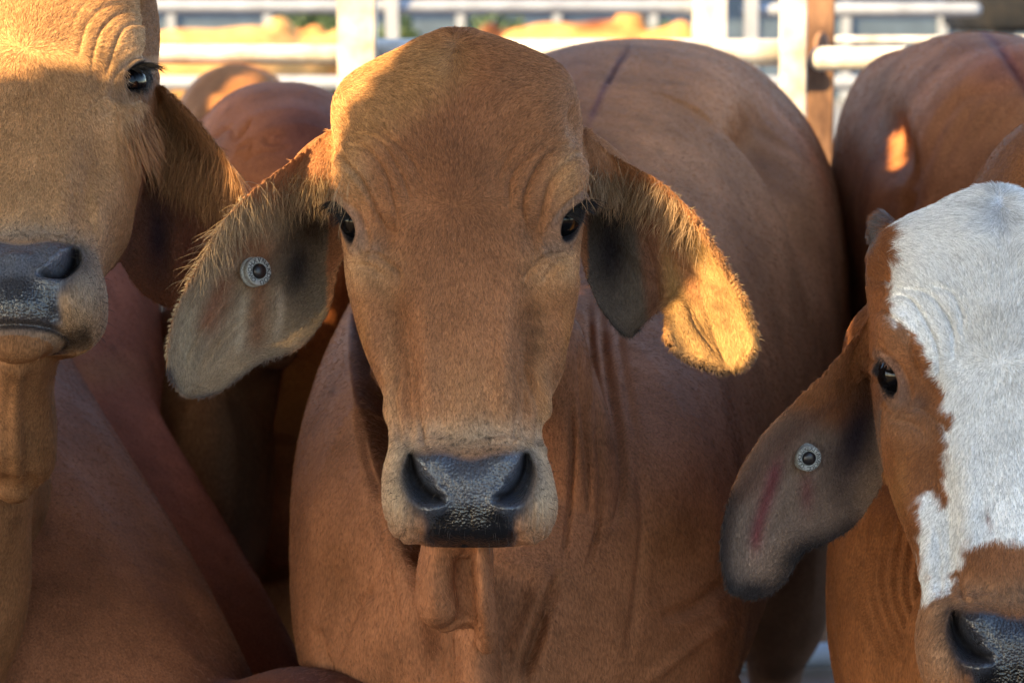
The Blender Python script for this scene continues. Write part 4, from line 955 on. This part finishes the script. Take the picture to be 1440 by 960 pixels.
# ---------- the rest of the herd, seen in pieces between the front three
def herd_cow(label, foot_px, parts, col, voxel=.008, smooth=26, sculpt=None, paint=None, hair=0, hl=.008, flow=(.3, .2, -.8), group=GRP, legs=(), hr=.00026):
    f = W(foot_px[0], 900, foot_px[1]); f[2] = 0
    rt = root('cow', tuple(f), label, 'cow', group)
    for px, py, d, gx, hind, s in legs:
        t = W(gx, 900, d); parts.append(leg(W(px, py, d), [t[0], t[1], 0], s, hind))
    me = remesh(parts, voxel, None, smooth=smooth, body_smooth=0)
    V = getv(me); Nn = getn(me); n = len(V); P = w2p(V); fc = facing(V, Nn)
    if sculpt:
        b = Brush(P, fc, px=.001); sculpt(b, P); V = V + Nn * b.D[:, None]; setv(me, V); Nn = getn(me); P = w2p(V)
    C = np.tile(np.array(col, float), (n, 1)); wet = np.zeros(n)
    if paint: paint(Brush(P, np.ones(n), C, wet), P)
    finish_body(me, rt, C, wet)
    if hair: make_fur('coat_hair', me, V, Nn, C, rt, hair, lambda c, P_: np.ones(len(c)), lambda p, P_: hl + 0 * p[:, 0], lambda p, P_: np.tile(norm(np.array(flow, float)), (len(p), 1)), .08, hr * .85, .2, bright=(.55, 1.5), seg=2)
    return rt
def plain_head(neck, poll, nose, s=1.0):
    """neck, skull and muzzle with two hanging ears, for animals whose heads are turned away or hidden"""
    neck, poll, nose = map(lambda v: np.array(v, float), (neck, poll, nose)); d = nose - poll; d /= np.linalg.norm(d)
    side = np.cross(d, [0, 0, 1]); side /= np.linalg.norm(side) + 1e-9
    P = [tube([neck, (neck + poll) / 2, poll], [.17 * s, .13 * s, .10 * s]), tube([poll - d * .03, poll + d * .15, poll + d * .34, nose], [.10 * s, .105 * s, .07 * s, .065 * s], [.10 * s, .12 * s, .08 * s, .06 * s])]
    for k in (-1, 1):
        r0 = poll + side * k * .09 * s + d * .05; P.append(tube([r0, r0 + side * k * .09 + np.array([0, 0, -.05]), r0 + side * k * .13 + np.array([0, 0, -.16]), r0 + side * k * .12 + np.array([0, 0, -.24])], [.03, .05, .055, .02], [.02, .014, .012, .01], up=tuple(side * k), m=12, k=14))
    return P
def build_herd():
    # A: neck running down to the right, head lowered below the picture
    def sc(b, P):
        b.put(b.wline([(85, 540), (190, 665), (290, 820), (365, 940)], 18), 8); b.put(b.wline([(70, 580), (165, 700), (260, 850), (330, 960)], 26), -7)
    herd_cow('brown cow with lowered head at the lower left, its sloping neck filling the corner', (-100, 3.9),
        [tube([W(-330, 400, 5.0), W(-290, 470, 4.5), W(-190, 590, 4.1), W(-30, 790, 3.8), W(92, 966, 3.65), W(172, 1085, 3.58), W(230, 1180, 3.5)], [.28, .30, .25, .215, .195, .175, .15], [.32, .34, .30, .24, .22, .2, .15], up=(.3, 1, 0), m=40),
         tube([W(250, 1080, 3.6), W(350, 1060, 3.5), W(430, 1032, 3.42), W(490, 1072, 3.34), W(520, 1200, 3.25), W(530, 1330, 3.18)], [.10, .075, .062, .08, .065, .05], [.1, .085, .075, .08, .06, .05], m=30)],
        (0.26, 0.105, 0.052), .006, 16, sculpt=sc, hair=60000, flow=(.5, 0, -.8), legs=((-350, 850, 4.9, -360, True, 1.1), (-100, 1000, 3.9, -110, False, 1.0), (-200, 1000, 4.1, -200, False, 1.0)),
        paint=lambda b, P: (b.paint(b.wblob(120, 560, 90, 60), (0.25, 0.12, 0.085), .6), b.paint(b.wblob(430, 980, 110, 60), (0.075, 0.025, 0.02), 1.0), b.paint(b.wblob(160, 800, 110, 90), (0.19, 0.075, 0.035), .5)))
    # B: dark red neck behind it
    herd_cow('dark red cow whose neck slopes down between the brown lowered neck and the shaded cow', (0, 4.4),
        [tube([W(-420, 420, 5.6), W(-300, 430, 5.2), W(-150, 400, 4.8), W(20, 455, 4.45), W(42, 630, 4.2), W(130, 800, 4.1), W(235, 970, 4.0), W(330, 1100, 3.95)], [.26, .28, .24, .19, .17, .175, .17, .15], [.3, .3, .26, .22, .2, .2, .18, .15], up=(.3, 1, 0), m=44),
         tube([W(330, 1100, 3.95), W(400, 1180, 3.85), W(420, 1300, 3.8)], [.12, .09, .06])],
        (0.30, 0.098, 0.052), .007, 45, hair=45000, flow=(.5, 0, -.8), legs=((-250, 700, 5.3, -250, True, 1.1), (0, 1000, 4.3, 0, False, 1.0), (120, 1000, 4.2, 120, False, 1.0)),
        sculpt=lambda b, P: (b.put(b.wline([(185, 480), (240, 620), (330, 780), (410, 900)], 16), 6)),
        paint=lambda b, P: (b.paint(b.wblob(140, 520, 60, 26), (0.30, 0.12, 0.05), .8),))  # warm spot painted where a sun patch falls
    # D: dark shaded cow
    herd_cow('dark brown cow in deep shade behind the tagged ear of the middle cow', (290, 4.8),
        [dsec([(4.38, 290, 660, 40, 120, 2), (4.46, 285, 640, 80, 200, 2.1), (4.62, 285, 630, 98, 240, 2.3), (4.9, 290, 600, 105, 270, 2.3), (5.4, 310, 560, 105, 260, 2.3), (5.7, 320, 540, 60, 130, 2)], 24),
         tube([W(285, 560, 4.6), W(320, 470, 4.45), W(370, 440, 4.35)], [.11, .09, .07]), tube([W(228, 425, 5.0), W(222, 560, 4.95), W(230, 700, 4.9)], [.07, .08, .09]), tube([W(355, 430, 4.36), W(385, 470, 4.3), W(395, 512, 4.28)], [.03, .045, .024], [.012, .016, .012], up=(0, 1, 0), m=12)],
        (0.30, 0.14, 0.062), .007, 14, hair=30000, flow=(.1, 0, -1), legs=((235, 800, 4.7, 235, False, 1.0), (330, 800, 4.7, 340, False, 1.0), (250, 800, 5.3, 250, True, 1.0), (350, 780, 5.3, 352, True, 1.0)),
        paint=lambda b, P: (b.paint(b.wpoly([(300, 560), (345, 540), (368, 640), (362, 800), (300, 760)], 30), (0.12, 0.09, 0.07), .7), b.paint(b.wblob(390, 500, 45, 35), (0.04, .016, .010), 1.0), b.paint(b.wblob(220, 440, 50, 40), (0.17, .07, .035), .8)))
    # E: orange red cow with brand on its back
    def sce(b, P):
        for pts in ([(305, 190), (322, 180), (332, 195), (345, 182), (352, 170)], [(345, 225), (362, 215), (385, 212), (402, 208)], [(338, 205), (352, 200), (350, 215), (336, 216)], [(372, 196), (384, 188), (396, 192), (388, 202), (374, 198)]):
            b.put(b.wline(pts, 2.6, False), -5)
        b.put(b.wline([(300, 235), (345, 255), (400, 262), (450, 250)], 6), -5)
    herd_cow('red-brown cow with a faint brand, its back between the two nearest ears at left', (430, 5.2),
        [dsec([(4.55, 420, 400, 60, 100, 2), (4.62, 415, 395, 115, 200, 2.2), (4.75, 405, 385, 140, 250, 2.5), (5.1, 385, 385, 145, 258, 2.5), (5.5, 380, 380, 135, 235, 2.3), (5.8, 390, 370, 60, 120, 2)], 28)] + plain_head(W(420, 360, 5.6), W(500, 250, 6.0), W(560, 380, 6.3), .8),
        (0.33, 0.115, 0.048), .006, 12, sculpt=sce, hair=50000, flow=(.2, 0, -1), legs=((392, 600, 4.8, 388, False, 1.0), (470, 600, 4.8, 475, False, 1.0), (340, 600, 5.5, 350, True, 1.0), (450, 600, 5.5, 450, True, 1.0)),
        paint=lambda b, P: (b.paint(b.wblob(430, 190, 60, 60), (0.15, 0.055, 0.06), .6), b.paint(b.wblob(420, 560, 60, 90), (0.32, 0.115, 0.03), .8), b.paint(b.wpoly([(350, 670), (440, 660), (440, 1000), (340, 1000)], 20), (0.24, .075, .03), .9)))
    # G: brown back beyond it
    herd_cow('brown cow whose back shows above the branded one, half sunlit', (320, 6.3),
        [dsec([(5.95, 335, 270, 40, 60, 2), (6.02, 332, 250, 75, 130, 2.2), (6.2, 330, 250, 92, 152, 2.3), (6.7, 335, 255, 92, 150, 2.3), (7.1, 340, 260, 70, 130, 2.2), (7.2, 340, 260, 30, 60, 2)], 20)] + plain_head(W(330, 240, 6.9), W(320, 330, 7.3), W(320, 450, 7.4), .7),
        (0.25, 0.115, 0.05), .009, 8, hair=9000, legs=((290, 350, 6.2, 290, False, .9), (375, 350, 6.2, 375, False, .9), (290, 350, 6.9, 290, True, .9), (375, 350, 6.9, 375, True, .9)))
    # R: back at the right
    def scr(b, P):
        b.put(b.wblob(1250, 205, 26, 70, -14), -48); b.put(b.wline([(1262, 260), (1248, 320), (1238, 400)], 16), -26); b.put(b.wblob(1215, 240, 26, 90), 8)
        b.put(b.wline([(1385, 46), (1412, 74), (1440, 118), (1460, 150)], 6), -8); b.put(b.wblob(1345, 60, 30, 18), 8)
        for k in range(5): b.put(b.wline([(1290 + 32 * k, 250 - 12 * k), (1340 + 32 * k, 150 - 8 * k), (1400 + 20 * k, 120)], 8), -4)
    herd_cow('reddish brown cow standing behind the white-faced one, back against the white rails', (1330, 5.3),
        [dsec([(5.95, 1255, 300, 40, 110, 2), (5.85, 1250, 310, 70, 190, 2.2), (5.6, 1262, 320, 96, 240, 2.4), (5.25, 1310, 325, 140, 262, 2.4), (4.9, 1372, 330, 175, 285, 2.1), (4.6, 1430, 350, 200, 290, 2.1), (4.4, 1480, 370, 190, 270, 2.1), (4.3, 1500, 380, 100, 150, 2)], 34)] + plain_head(W(1540, 300, 4.5), W(1660, 200, 4.3), W(1760, 380, 4.2), .9),
        (0.33, 0.13, 0.058), .006, 14, sculpt=scr, hair=60000, flow=(-.2, 0, -1), legs=((1215, 500, 5.7, 1225, True, 1.0), (1330, 520, 5.7, 1335, True, 1.0), (1420, 600, 4.7, 1420, False, 1.0), (1560, 600, 4.7, 1560, False, 1.0)),
        paint=lambda b, P: (b.paint(b.wline([(1385, 46), (1412, 74), (1440, 118), (1460, 150)], 6, False), (0.10, .03, .05), .7), b.paint(b.wblob(1420, 90, 60, 40), (0.22, .09, .09), .5)))

def far_cow(label, px, py, d, L, col, facing_right, yaw=0.0, paint=None):
    """whole animal seen from the side; (px, py) is the middle of its back line, L its body length in metres"""
    top = W(px, py, d); s = L / 1.5; k = 1 if facing_right else -1; cyaw, syaw = math.cos(R(yaw)), math.sin(R(yaw))
    base = np.array([top[0], top[1], 0.0]); h = top[2]; q = h / 1.38
    def T(x, y, z): return base + np.array([k * x * s * cyaw - y * s * syaw, k * x * s * syaw + y * s * cyaw, z * q])
    rt = root('cow', tuple(base), label, 'cow', 'cattle in the far sunlit yard')
    P = [tube([T(-.75, 0, 1.12), T(-.55, 0, 1.08), T(-.1, 0, 1.0), T(.35, 0, 1.03), T(.62, 0, 1.05)], [.18, .25, .30, .26, .16], [.2, .28, .35, .34, .24], m=24),
         tube([T(.35, 0, 1.30), T(.45, 0, 1.38), T(.56, 0, 1.28)], [.08, .09, .06], m=10),
         tube([T(.55, 0, 1.05), T(.85, 0, 1.18), T(1.0, 0, 1.25)], [.16, .12, .10], [.22, .15, .11], m=14),
         tube([T(.95, 0, 1.28), T(1.15, 0, 1.12), T(1.32, 0, .93)], [.10, .09, .06], [.11, .09, .06], m=12),
         tube([T(-.80, 0, 1.25), T(-.9, 0, 1.0), T(-.92, 0, .6), T(-.92, 0, .45)], [.035, .03, .03, .05], m=12)]
    for e in (-1, 1): P.append(tube([T(1.0, e * .1, 1.25), T(.98, e * .2, 1.12), T(1.0, e * .22, .98)], [.03, .05, .02], [.015, .015, .01], up=(0, 1, 0), m=10))
    for x, y in ((-.62, -.14), (-.62, .14), (.48, -.13), (.48, .13)): P.append(leg(T(x, y, .9), T(x, y, 0.0), s, x < 0))
    me = remesh(P, .022 * max(s, .7), None, smooth=4, body_smooth=0); n = len(me.vertices); C = np.tile(np.array(col, float), (n, 1))
    if paint: paint(Brush(w2p(getv(me)), np.ones(n), C, np.zeros(n)))
    finish_body(me, rt, C, np.zeros(n))

# ---------- pen, yard and added sun blocker
def pipe(p0, p1, r, k=20, capped=True):
    return tube([p0, (np.array(p0) + p1) / 2, p1], r, r, m=3, k=k, roundcap=capped, up=(0, 0, 1) if abs(p1[2] - p0[2]) < .5 * np.linalg.norm(np.array(p1) - p0) else (0, 1, 0))
def build_setting():
    V, F = box((0, 0, 0), (1, 1, 1)); 
    # ground with gentle relief near the pen, reaching the horizon
    xs = np.r_[-900, -200, -60, -25, np.linspace(-12, 12, 90), 25, 60, 200, 900]; ys = np.r_[-60, -20, -8, np.linspace(-3, 14, 70), 20, 40, 90, 300, 1200]
    gx, gy = np.meshgrid(xs, ys); gz = np.array([mnoise.noise(Vector((x * 1.7, y * 1.7, 0))) * .018 + mnoise.noise(Vector((x * 6, y * 6, 3))) * .010 if abs(x) < 13 and -4 < y < 15 else 0 for x, y in zip(gx.ravel(), gy.ravel())]) - .015
    Vg = np.stack([gx.ravel(), gy.ravel(), gz], 1); w = len(xs); F = [(j * w + i, j * w + i + 1, (j + 1) * w + i + 1, (j + 1) * w + i) for j in range(len(ys) - 1) for i in range(w - 1)]
    tag(mesh_obj('ground', Vg, F, M_GROUND), kind='structure')
    o = mesh_obj('yard', [(-60, 15, .012), (60, 15, .012), (60, 70, .012), (-60, 70, .012)], [(0, 1, 2, 3)], M_YARD); tag(o, kind='structure')
    # stones on the ground behind the middle cow
    for k, (px, py, d, r) in enumerate(((418, 845, 6.4, .06), (408, 875, 6.2, .07), (428, 905, 6.0, .065))):
        c = W(px, py, d); c[2] = r * .5; V, F = ellipsoid((0, 0, 0), (r * 1.3, r, r * .8), 20, 12)
        V = np.array([v * (1 + .18 * mnoise.noise(Vector(v) * 18 + Vector((k * 5, 0, 0)))) for v in V]) + c
        o = mesh_obj('stone', V, F, M_CONC); tag(o, ('grey stone farthest back in the gap beside the dark cow', 'grey stone in the middle of the dark gap left of the middle cow', 'grey stone lowest in the dark gap, nearest the middle cow')[k], 'stone', 'stones on the pen floor')
    # pen fence right behind the cattle
    f0 = W(500, 400, 7.0); f0[2] = 0
    rt = root('pipe_fence', tuple(f0), 'white steel pipe fence with square posts running behind the cattle', 'fence')
    def post(px0, px1, d, top=1.9, mat=M_WHITE, name='post', depth=None):
        a, b = W(px0, 100, d), W(px1, 100, d); w = b[0] - a[0]
        V, F = box(((a[0] + b[0]) / 2, a[1], top / 2), (w, depth or w, top), bev=.004); return mesh_obj(name, V, F, mat, rt, smooth=False)
    post(476, 530, 6.9); post(1097, 1133, 6.9); post(1133.5, 1172, 7.05, 1.9, M_RUST, depth=.05)
    def rail(x0, x1, py, d, hpx, mat=M_WHITE, name='rail', parent=None):
        a, b = W(x0, py, d), W(x1, py, d); b[2] = a[2]; b[1] = a[1]; r = hpx * K * d / 2
        V, F = pipe(a, b, r); return mesh_obj(name, V, F, mat, parent or rt)
    rail(-900, 478, 77, 6.98, 28); rail(528, 1098, 74, 6.98, 38); rail(1152, 2600, 83, 6.9, 34)
    rail(-900, 2600, 921, 7.1, 36, M_GALV); rail(-900, 2600, 380, 7.12, 34); rail(-900, 2600, 660, 7.12, 34)
    post(-700, -650, 6.9); post(1900, 1950, 6.9); 
    V, F = ellipsoid(W(1155, 66, 6.99), (.018, .02, .034)); mesh_obj('bracket', V, F, M_RUST, rt)
    # second fence at the far side of the lane
    c = W(700, 60, 13); c[2] = 0
    rt2 = root('pipe_fence', tuple(c), 'pale grey rail fence across the lane, farther than the white one', 'fence')
    rt = rt2
    rail(-1500, 974, 10, 13, 20, M_GALV); rail(1050, 1372, 14, 13, 20, M_GALV); rail(-1500, 3000, 117, 13, 20, M_GALV); rail(1170, 3000, 56, 11, 9, M_WHITE)
    rail(-1500, 3000, 240, 13, 22, M_GALV)
    for a, b in ((975, 1020), (1046, 1066), (543, 562), (-400, -360), (1900, 1940)): post(a, b, 13, 1.9, M_WHITE if a == 975 else M_GALV)
    # sheds and tanks beyond
    c = W(1415, 20, 16); c[2] = 0
    V, F = box((c[0] + .55, c[1] + .8, .72 + .0), (2.0, 1.6, 1.44), bev=.02)
    a = W(1385, 0, 16)
    rt3 = root('water_tank', (a[0] + 1.0, c[1], 0), 'dark grey squared tank at the top right corner', 'tank')
    V, F = box((a[0] + 1.0, c[1] + .8, .7), (2.0, 1.6, 2.2), bev=.03); V[:, 2] = np.maximum(V[:, 2], 0.0)
    zc = W(1400, 47, 16)[2]; 
    V, F = box((a[0] + 1.0, c[1] + .8, (zc + 2.2) / 2), (2.0, 1.6, 2.2 - zc), bev=.03); mesh_obj('tank_body', V, F, M_DARK, rt3)
    Ls = [box((a[0] + .12 + 1.76 * i, c[1] + .12 + 1.36 * j, zc / 2), (.1, .1, zc)) for i in (0, 1) for j in (0, 1)]
    for v, f in Ls: mesh_obj('leg', v, f, M_GALV, rt3, smooth=False)
    for nm, lab, x0, x1, y0, d, h, mat in (('shed', 'long pale blue shed wall across the far yard, behind everything', -900, 2600, -40, 48, 0, M_BLUE),):
        p0, p1 = W(x0, 300, d), W(x1, 300, d); rs = root(nm, ((p0[0] + p1[0]) / 2, p0[1], 0), lab, 'shed')
        V, F = box(((p0[0] + p1[0]) / 2, p0[1] + 3, 1.0), (p1[0] - p0[0], 6, 2.0)); mesh_obj('wall', V, F, M_BLUE, rs, smooth=False)
        V, F = box(((p0[0] + p1[0]) / 2, p0[1] + 2.8, 3.0), (p1[0] - p0[0] + 1, 7, .25)); V[:, 2] += np.where(V[:, 1] > p0[1] + 2.8, .9, -.9); mesh_obj('roof', V, F, M_TIN, rs, smooth=False)
        for k in range(26):
            x = p0[0] + (k + .5) * (p1[0] - p0[0]) / 26; V, F = box((x, p0[1] - .04, 1.05), (.12, .08, 2.1)); mesh_obj('column', V, F, M_GALV, rs, smooth=False)
    def bush(px, py, d, w_, h_, label):
        c = W(px, py, d); c[2] = 0; rs = root('bush', tuple(c), label, 'bush', 'dark bushes by the far shed')
        n = 2600; u = norm(rng.normal(size=(n, 3))) * (rng.random((n, 1)) ** .4) * np.array([w_, w_ * .6, h_ / 2]) * (1 + .25 * np.sin(rng.random((n, 1)) * 9)); ctr = c + np.array([0, 0, h_ / 2 + .05]) + u
        a = norm(rng.normal(size=(n, 3))) * .06; b_ = norm(rng.normal(size=(n, 3))) * .035
        V = np.stack([ctr - a, ctr + b_, ctr + a, ctr - b_], 1).reshape(-1, 3); F = [(4 * i, 4 * i + 1, 4 * i + 2, 4 * i + 3) for i in range(n)]
        mesh_obj('foliage', V, F, M_LEAF, rs, smooth=False); V, F = tube([c, c + [0, 0, h_ * .6]], [.05, .02], m=4, k=8); mesh_obj('stem', V, F, M_TIMBER, rs)
    bush(428, 60, 40, .45, 1.35, 'dark bush left of the square white post, beyond the far fence'); bush(462, 60, 41, .35, 1.3, 'narrow dark bush touching the left side of the white post')
    bush(700, 60, 40, .5, 1.25, 'dark green bush just behind the crown of the middle cow'); bush(940, 70, 40, .3, 1.1, 'small green bush right of the far dark-backed cow'); bush(560, 60, 42, .3, 1.2, 'dark bush between the white post and the middle cow')
    lit = (0.46, 0.26, 0.10)
    far_cow('far tan cow in full sun behind the rail at upper left', 320, 40, 24, 1.35, lit, True, 12)
    far_cow('far cow with a dark brown hump and sunlit flanks, seen above the top white rail', 825, 27, 23, 1.15, (0.40, 0.20, 0.07), True, -25, lambda b: b.paint(b.wblob(835, 30, 34, 20), (0.09, 0.03, 0.015), 1.0))
    far_cow('far orange-brown cow grazing just beyond the tan one at upper left', 395, 48, 30, 1.2, (0.38, 0.17, 0.06), True, -20)
    far_cow('far dark brown cow partly behind the crown of the middle cow', 740, 46, 27, 1.1, (0.10, 0.04, 0.02), False, 20)

def build_sun_blocker():
    """unseen sheet added overhead to shade the herd, gaps cut to place sun patches"""
    Hh = 2.75; S = Vector(SUN); dg = bpy.context.evaluated_depsgraph_get(); dg.update()
    lit = [  # sunlit patches on the herd: outline in the picture, nearest and farthest distance
      ([(380, -10), (585, -10), (574, 62), (536, 98), (496, 142), (478, 184), (470, 232), (470, 268), (440, 262), (400, 268), (350, 292), (322, 322), (300, 350), (255, 420), (228, 470), (220, 420), (300, 240)], 2.9, 3.25),
      ([(925, 262), (950, 262), (1100, 420), (1100, 580), (925, 545), (936, 440), (940, 400), (925, 320)], 2.9, 3.2),
      ([(-200, -200), (188, -200), (188, 0), (178, 56), (160, 74), (122, 106), (100, 92), (66, 80), (30, 100), (-60, 104), (-200, 100)], 2.9, 3.5),
      ([(1254, 184), (1272, 190), (1270, 224), (1260, 240), (1253, 236)], 4.6, 6.2),
      ([(296, 140), (330, 112), (372, 92), (420, 100), (420, 150), (300, 165)], 5.7, 7.3),
      ([(405, 500), (440, 500), (424, 560), (408, 620), (398, 600)], 3.2, 3.9),
      ([(376, 440), (450, 420), (470, 470), (425, 560), (400, 620), (372, 560)], 4.3, 5.6),
      ([(100, 492), (160, 500), (170, 530), (110, 534)], 3.5, 5.5),
    ]
    lit = [(np.array(p, float), a, b) for p, a, b in lit]
    x0, x1, y0, y1 = -5.6, 0.9, -3.2, 5.25; st = .016
    nx, ny = int((x1 - x0) / st), int((y1 - y0) / st)
    hits = np.full((ny * nx, 3), -1e4)
    D = -S
    def reach(p):          # quick cull: would this ray pass anywhere near a patch?
        return True
    # rays worth tracing: those that can meet a patch at all
    gx = x0 + (np.arange(nx) + .5) * st; gy = y0 + (np.arange(ny) + .5) * st
    G = np.stack(np.meshgrid(gx, gy), -1).reshape(-1, 2); near = np.zeros(len(G), bool); Sn = np.array(S)
    for p, a, b in lit:
        q = np.array([W(x, y, d) for x, y in p for d in (max(a, 3.0), b)]); q = q[:, :2] + Sn[:2] * ((Hh - q[:, 2]) / Sn[2])[:, None]
        near |= (G[:, 0] > q[:, 0].min() - .05) & (G[:, 0] < q[:, 0].max() + .05) & (G[:, 1] > q[:, 1].min() - .05) & (G[:, 1] < q[:, 1].max() + .05)
    for k in np.nonzero(near)[0]:
        r = sc.ray_cast(dg, Vector((G[k, 0], G[k, 1], Hh)), D)
        if r[0]: hits[k] = r[1]
    P = w2p(hits); hole = np.zeros(len(G), bool)
    for p, a, b in lit: hole |= near & (hits[:, 2] > -1e3) & (P[:, 2] > a) & (P[:, 2] < b) & (sdf(P, p) < 0)
    dist = (Hh - hits[:, 2]) / Sn[2]; dist[~near] = 1e4; dist = dist.reshape(ny, nx); hole = hole.reshape(ny, nx); h2 = hole.copy()
    for dj in (-1, 0, 1):          # keep the sun off a nearer animal right beside a lit one
        for di in (-1, 0, 1):
            nd = np.roll(np.roll(dist, dj, 0), di, 1); nh = np.roll(np.roll(hole, dj, 0), di, 1); h2 &= ~((nd < dist - .05) & ~nh)
    hole = h2; solid = ~hole; ver, fac = [], []; prev = {}
    for j in range(ny):
        row = solid[j]; e = np.flatnonzero(np.diff(np.r_[0, row.astype(int), 0])); cur = {}
        for a, b in zip(e[::2], e[1::2]):
            j0 = prev.pop((a, b), None); cur[(a, b)] = j if j0 is None else j0
        for (a, b), j0 in prev.items():
            n0 = len(ver); ver += [(x0 + a * st, y0 + j0 * st, Hh), (x0 + b * st, y0 + j0 * st, Hh), (x0 + b * st, y0 + j * st, Hh), (x0 + a * st, y0 + j * st, Hh)]; fac.append((n0, n0 + 1, n0 + 2, n0 + 3))
        prev = cur
    for (a, b), j0 in prev.items():
        n0 = len(ver); ver += [(x0 + a * st, y0 + j0 * st, Hh), (x0 + b * st, y0 + j0 * st, Hh), (x0 + b * st, y0 + ny * st, Hh), (x0 + a * st, y0 + ny * st, Hh)]; fac.append((n0, n0 + 1, n0 + 2, n0 + 3))
    print('roof cells', int(near.sum()), 'open', int(hole.sum()), 'faces', len(fac))
    rt = root('sun_blocker', (-2.4, 0, 0), 'old tin shade roof with torn gaps on timber posts over the pen', 'roof')
    mesh_obj('blocker_sheet', ver, fac, M_TIN, rt, smooth=False)  # added blocker, out of view, that shapes the sunlight
    for x, y in ((-5.4, -3.0), (-5.4, 1), (-5.4, 5.1), (-1.6, 5.1), (.8, -3.0), (-2.2, -3.0)):  # posts carrying the added sheet, out of view
        V, F = box((x, y, 1.36), (.12, .12, 2.72), bev=.01); mesh_obj('post', V, F, M_TIMBER, rt, smooth=False)

build_setting()
build_middle()
build_left()
build_white()
build_herd()
build_sun_blocker()
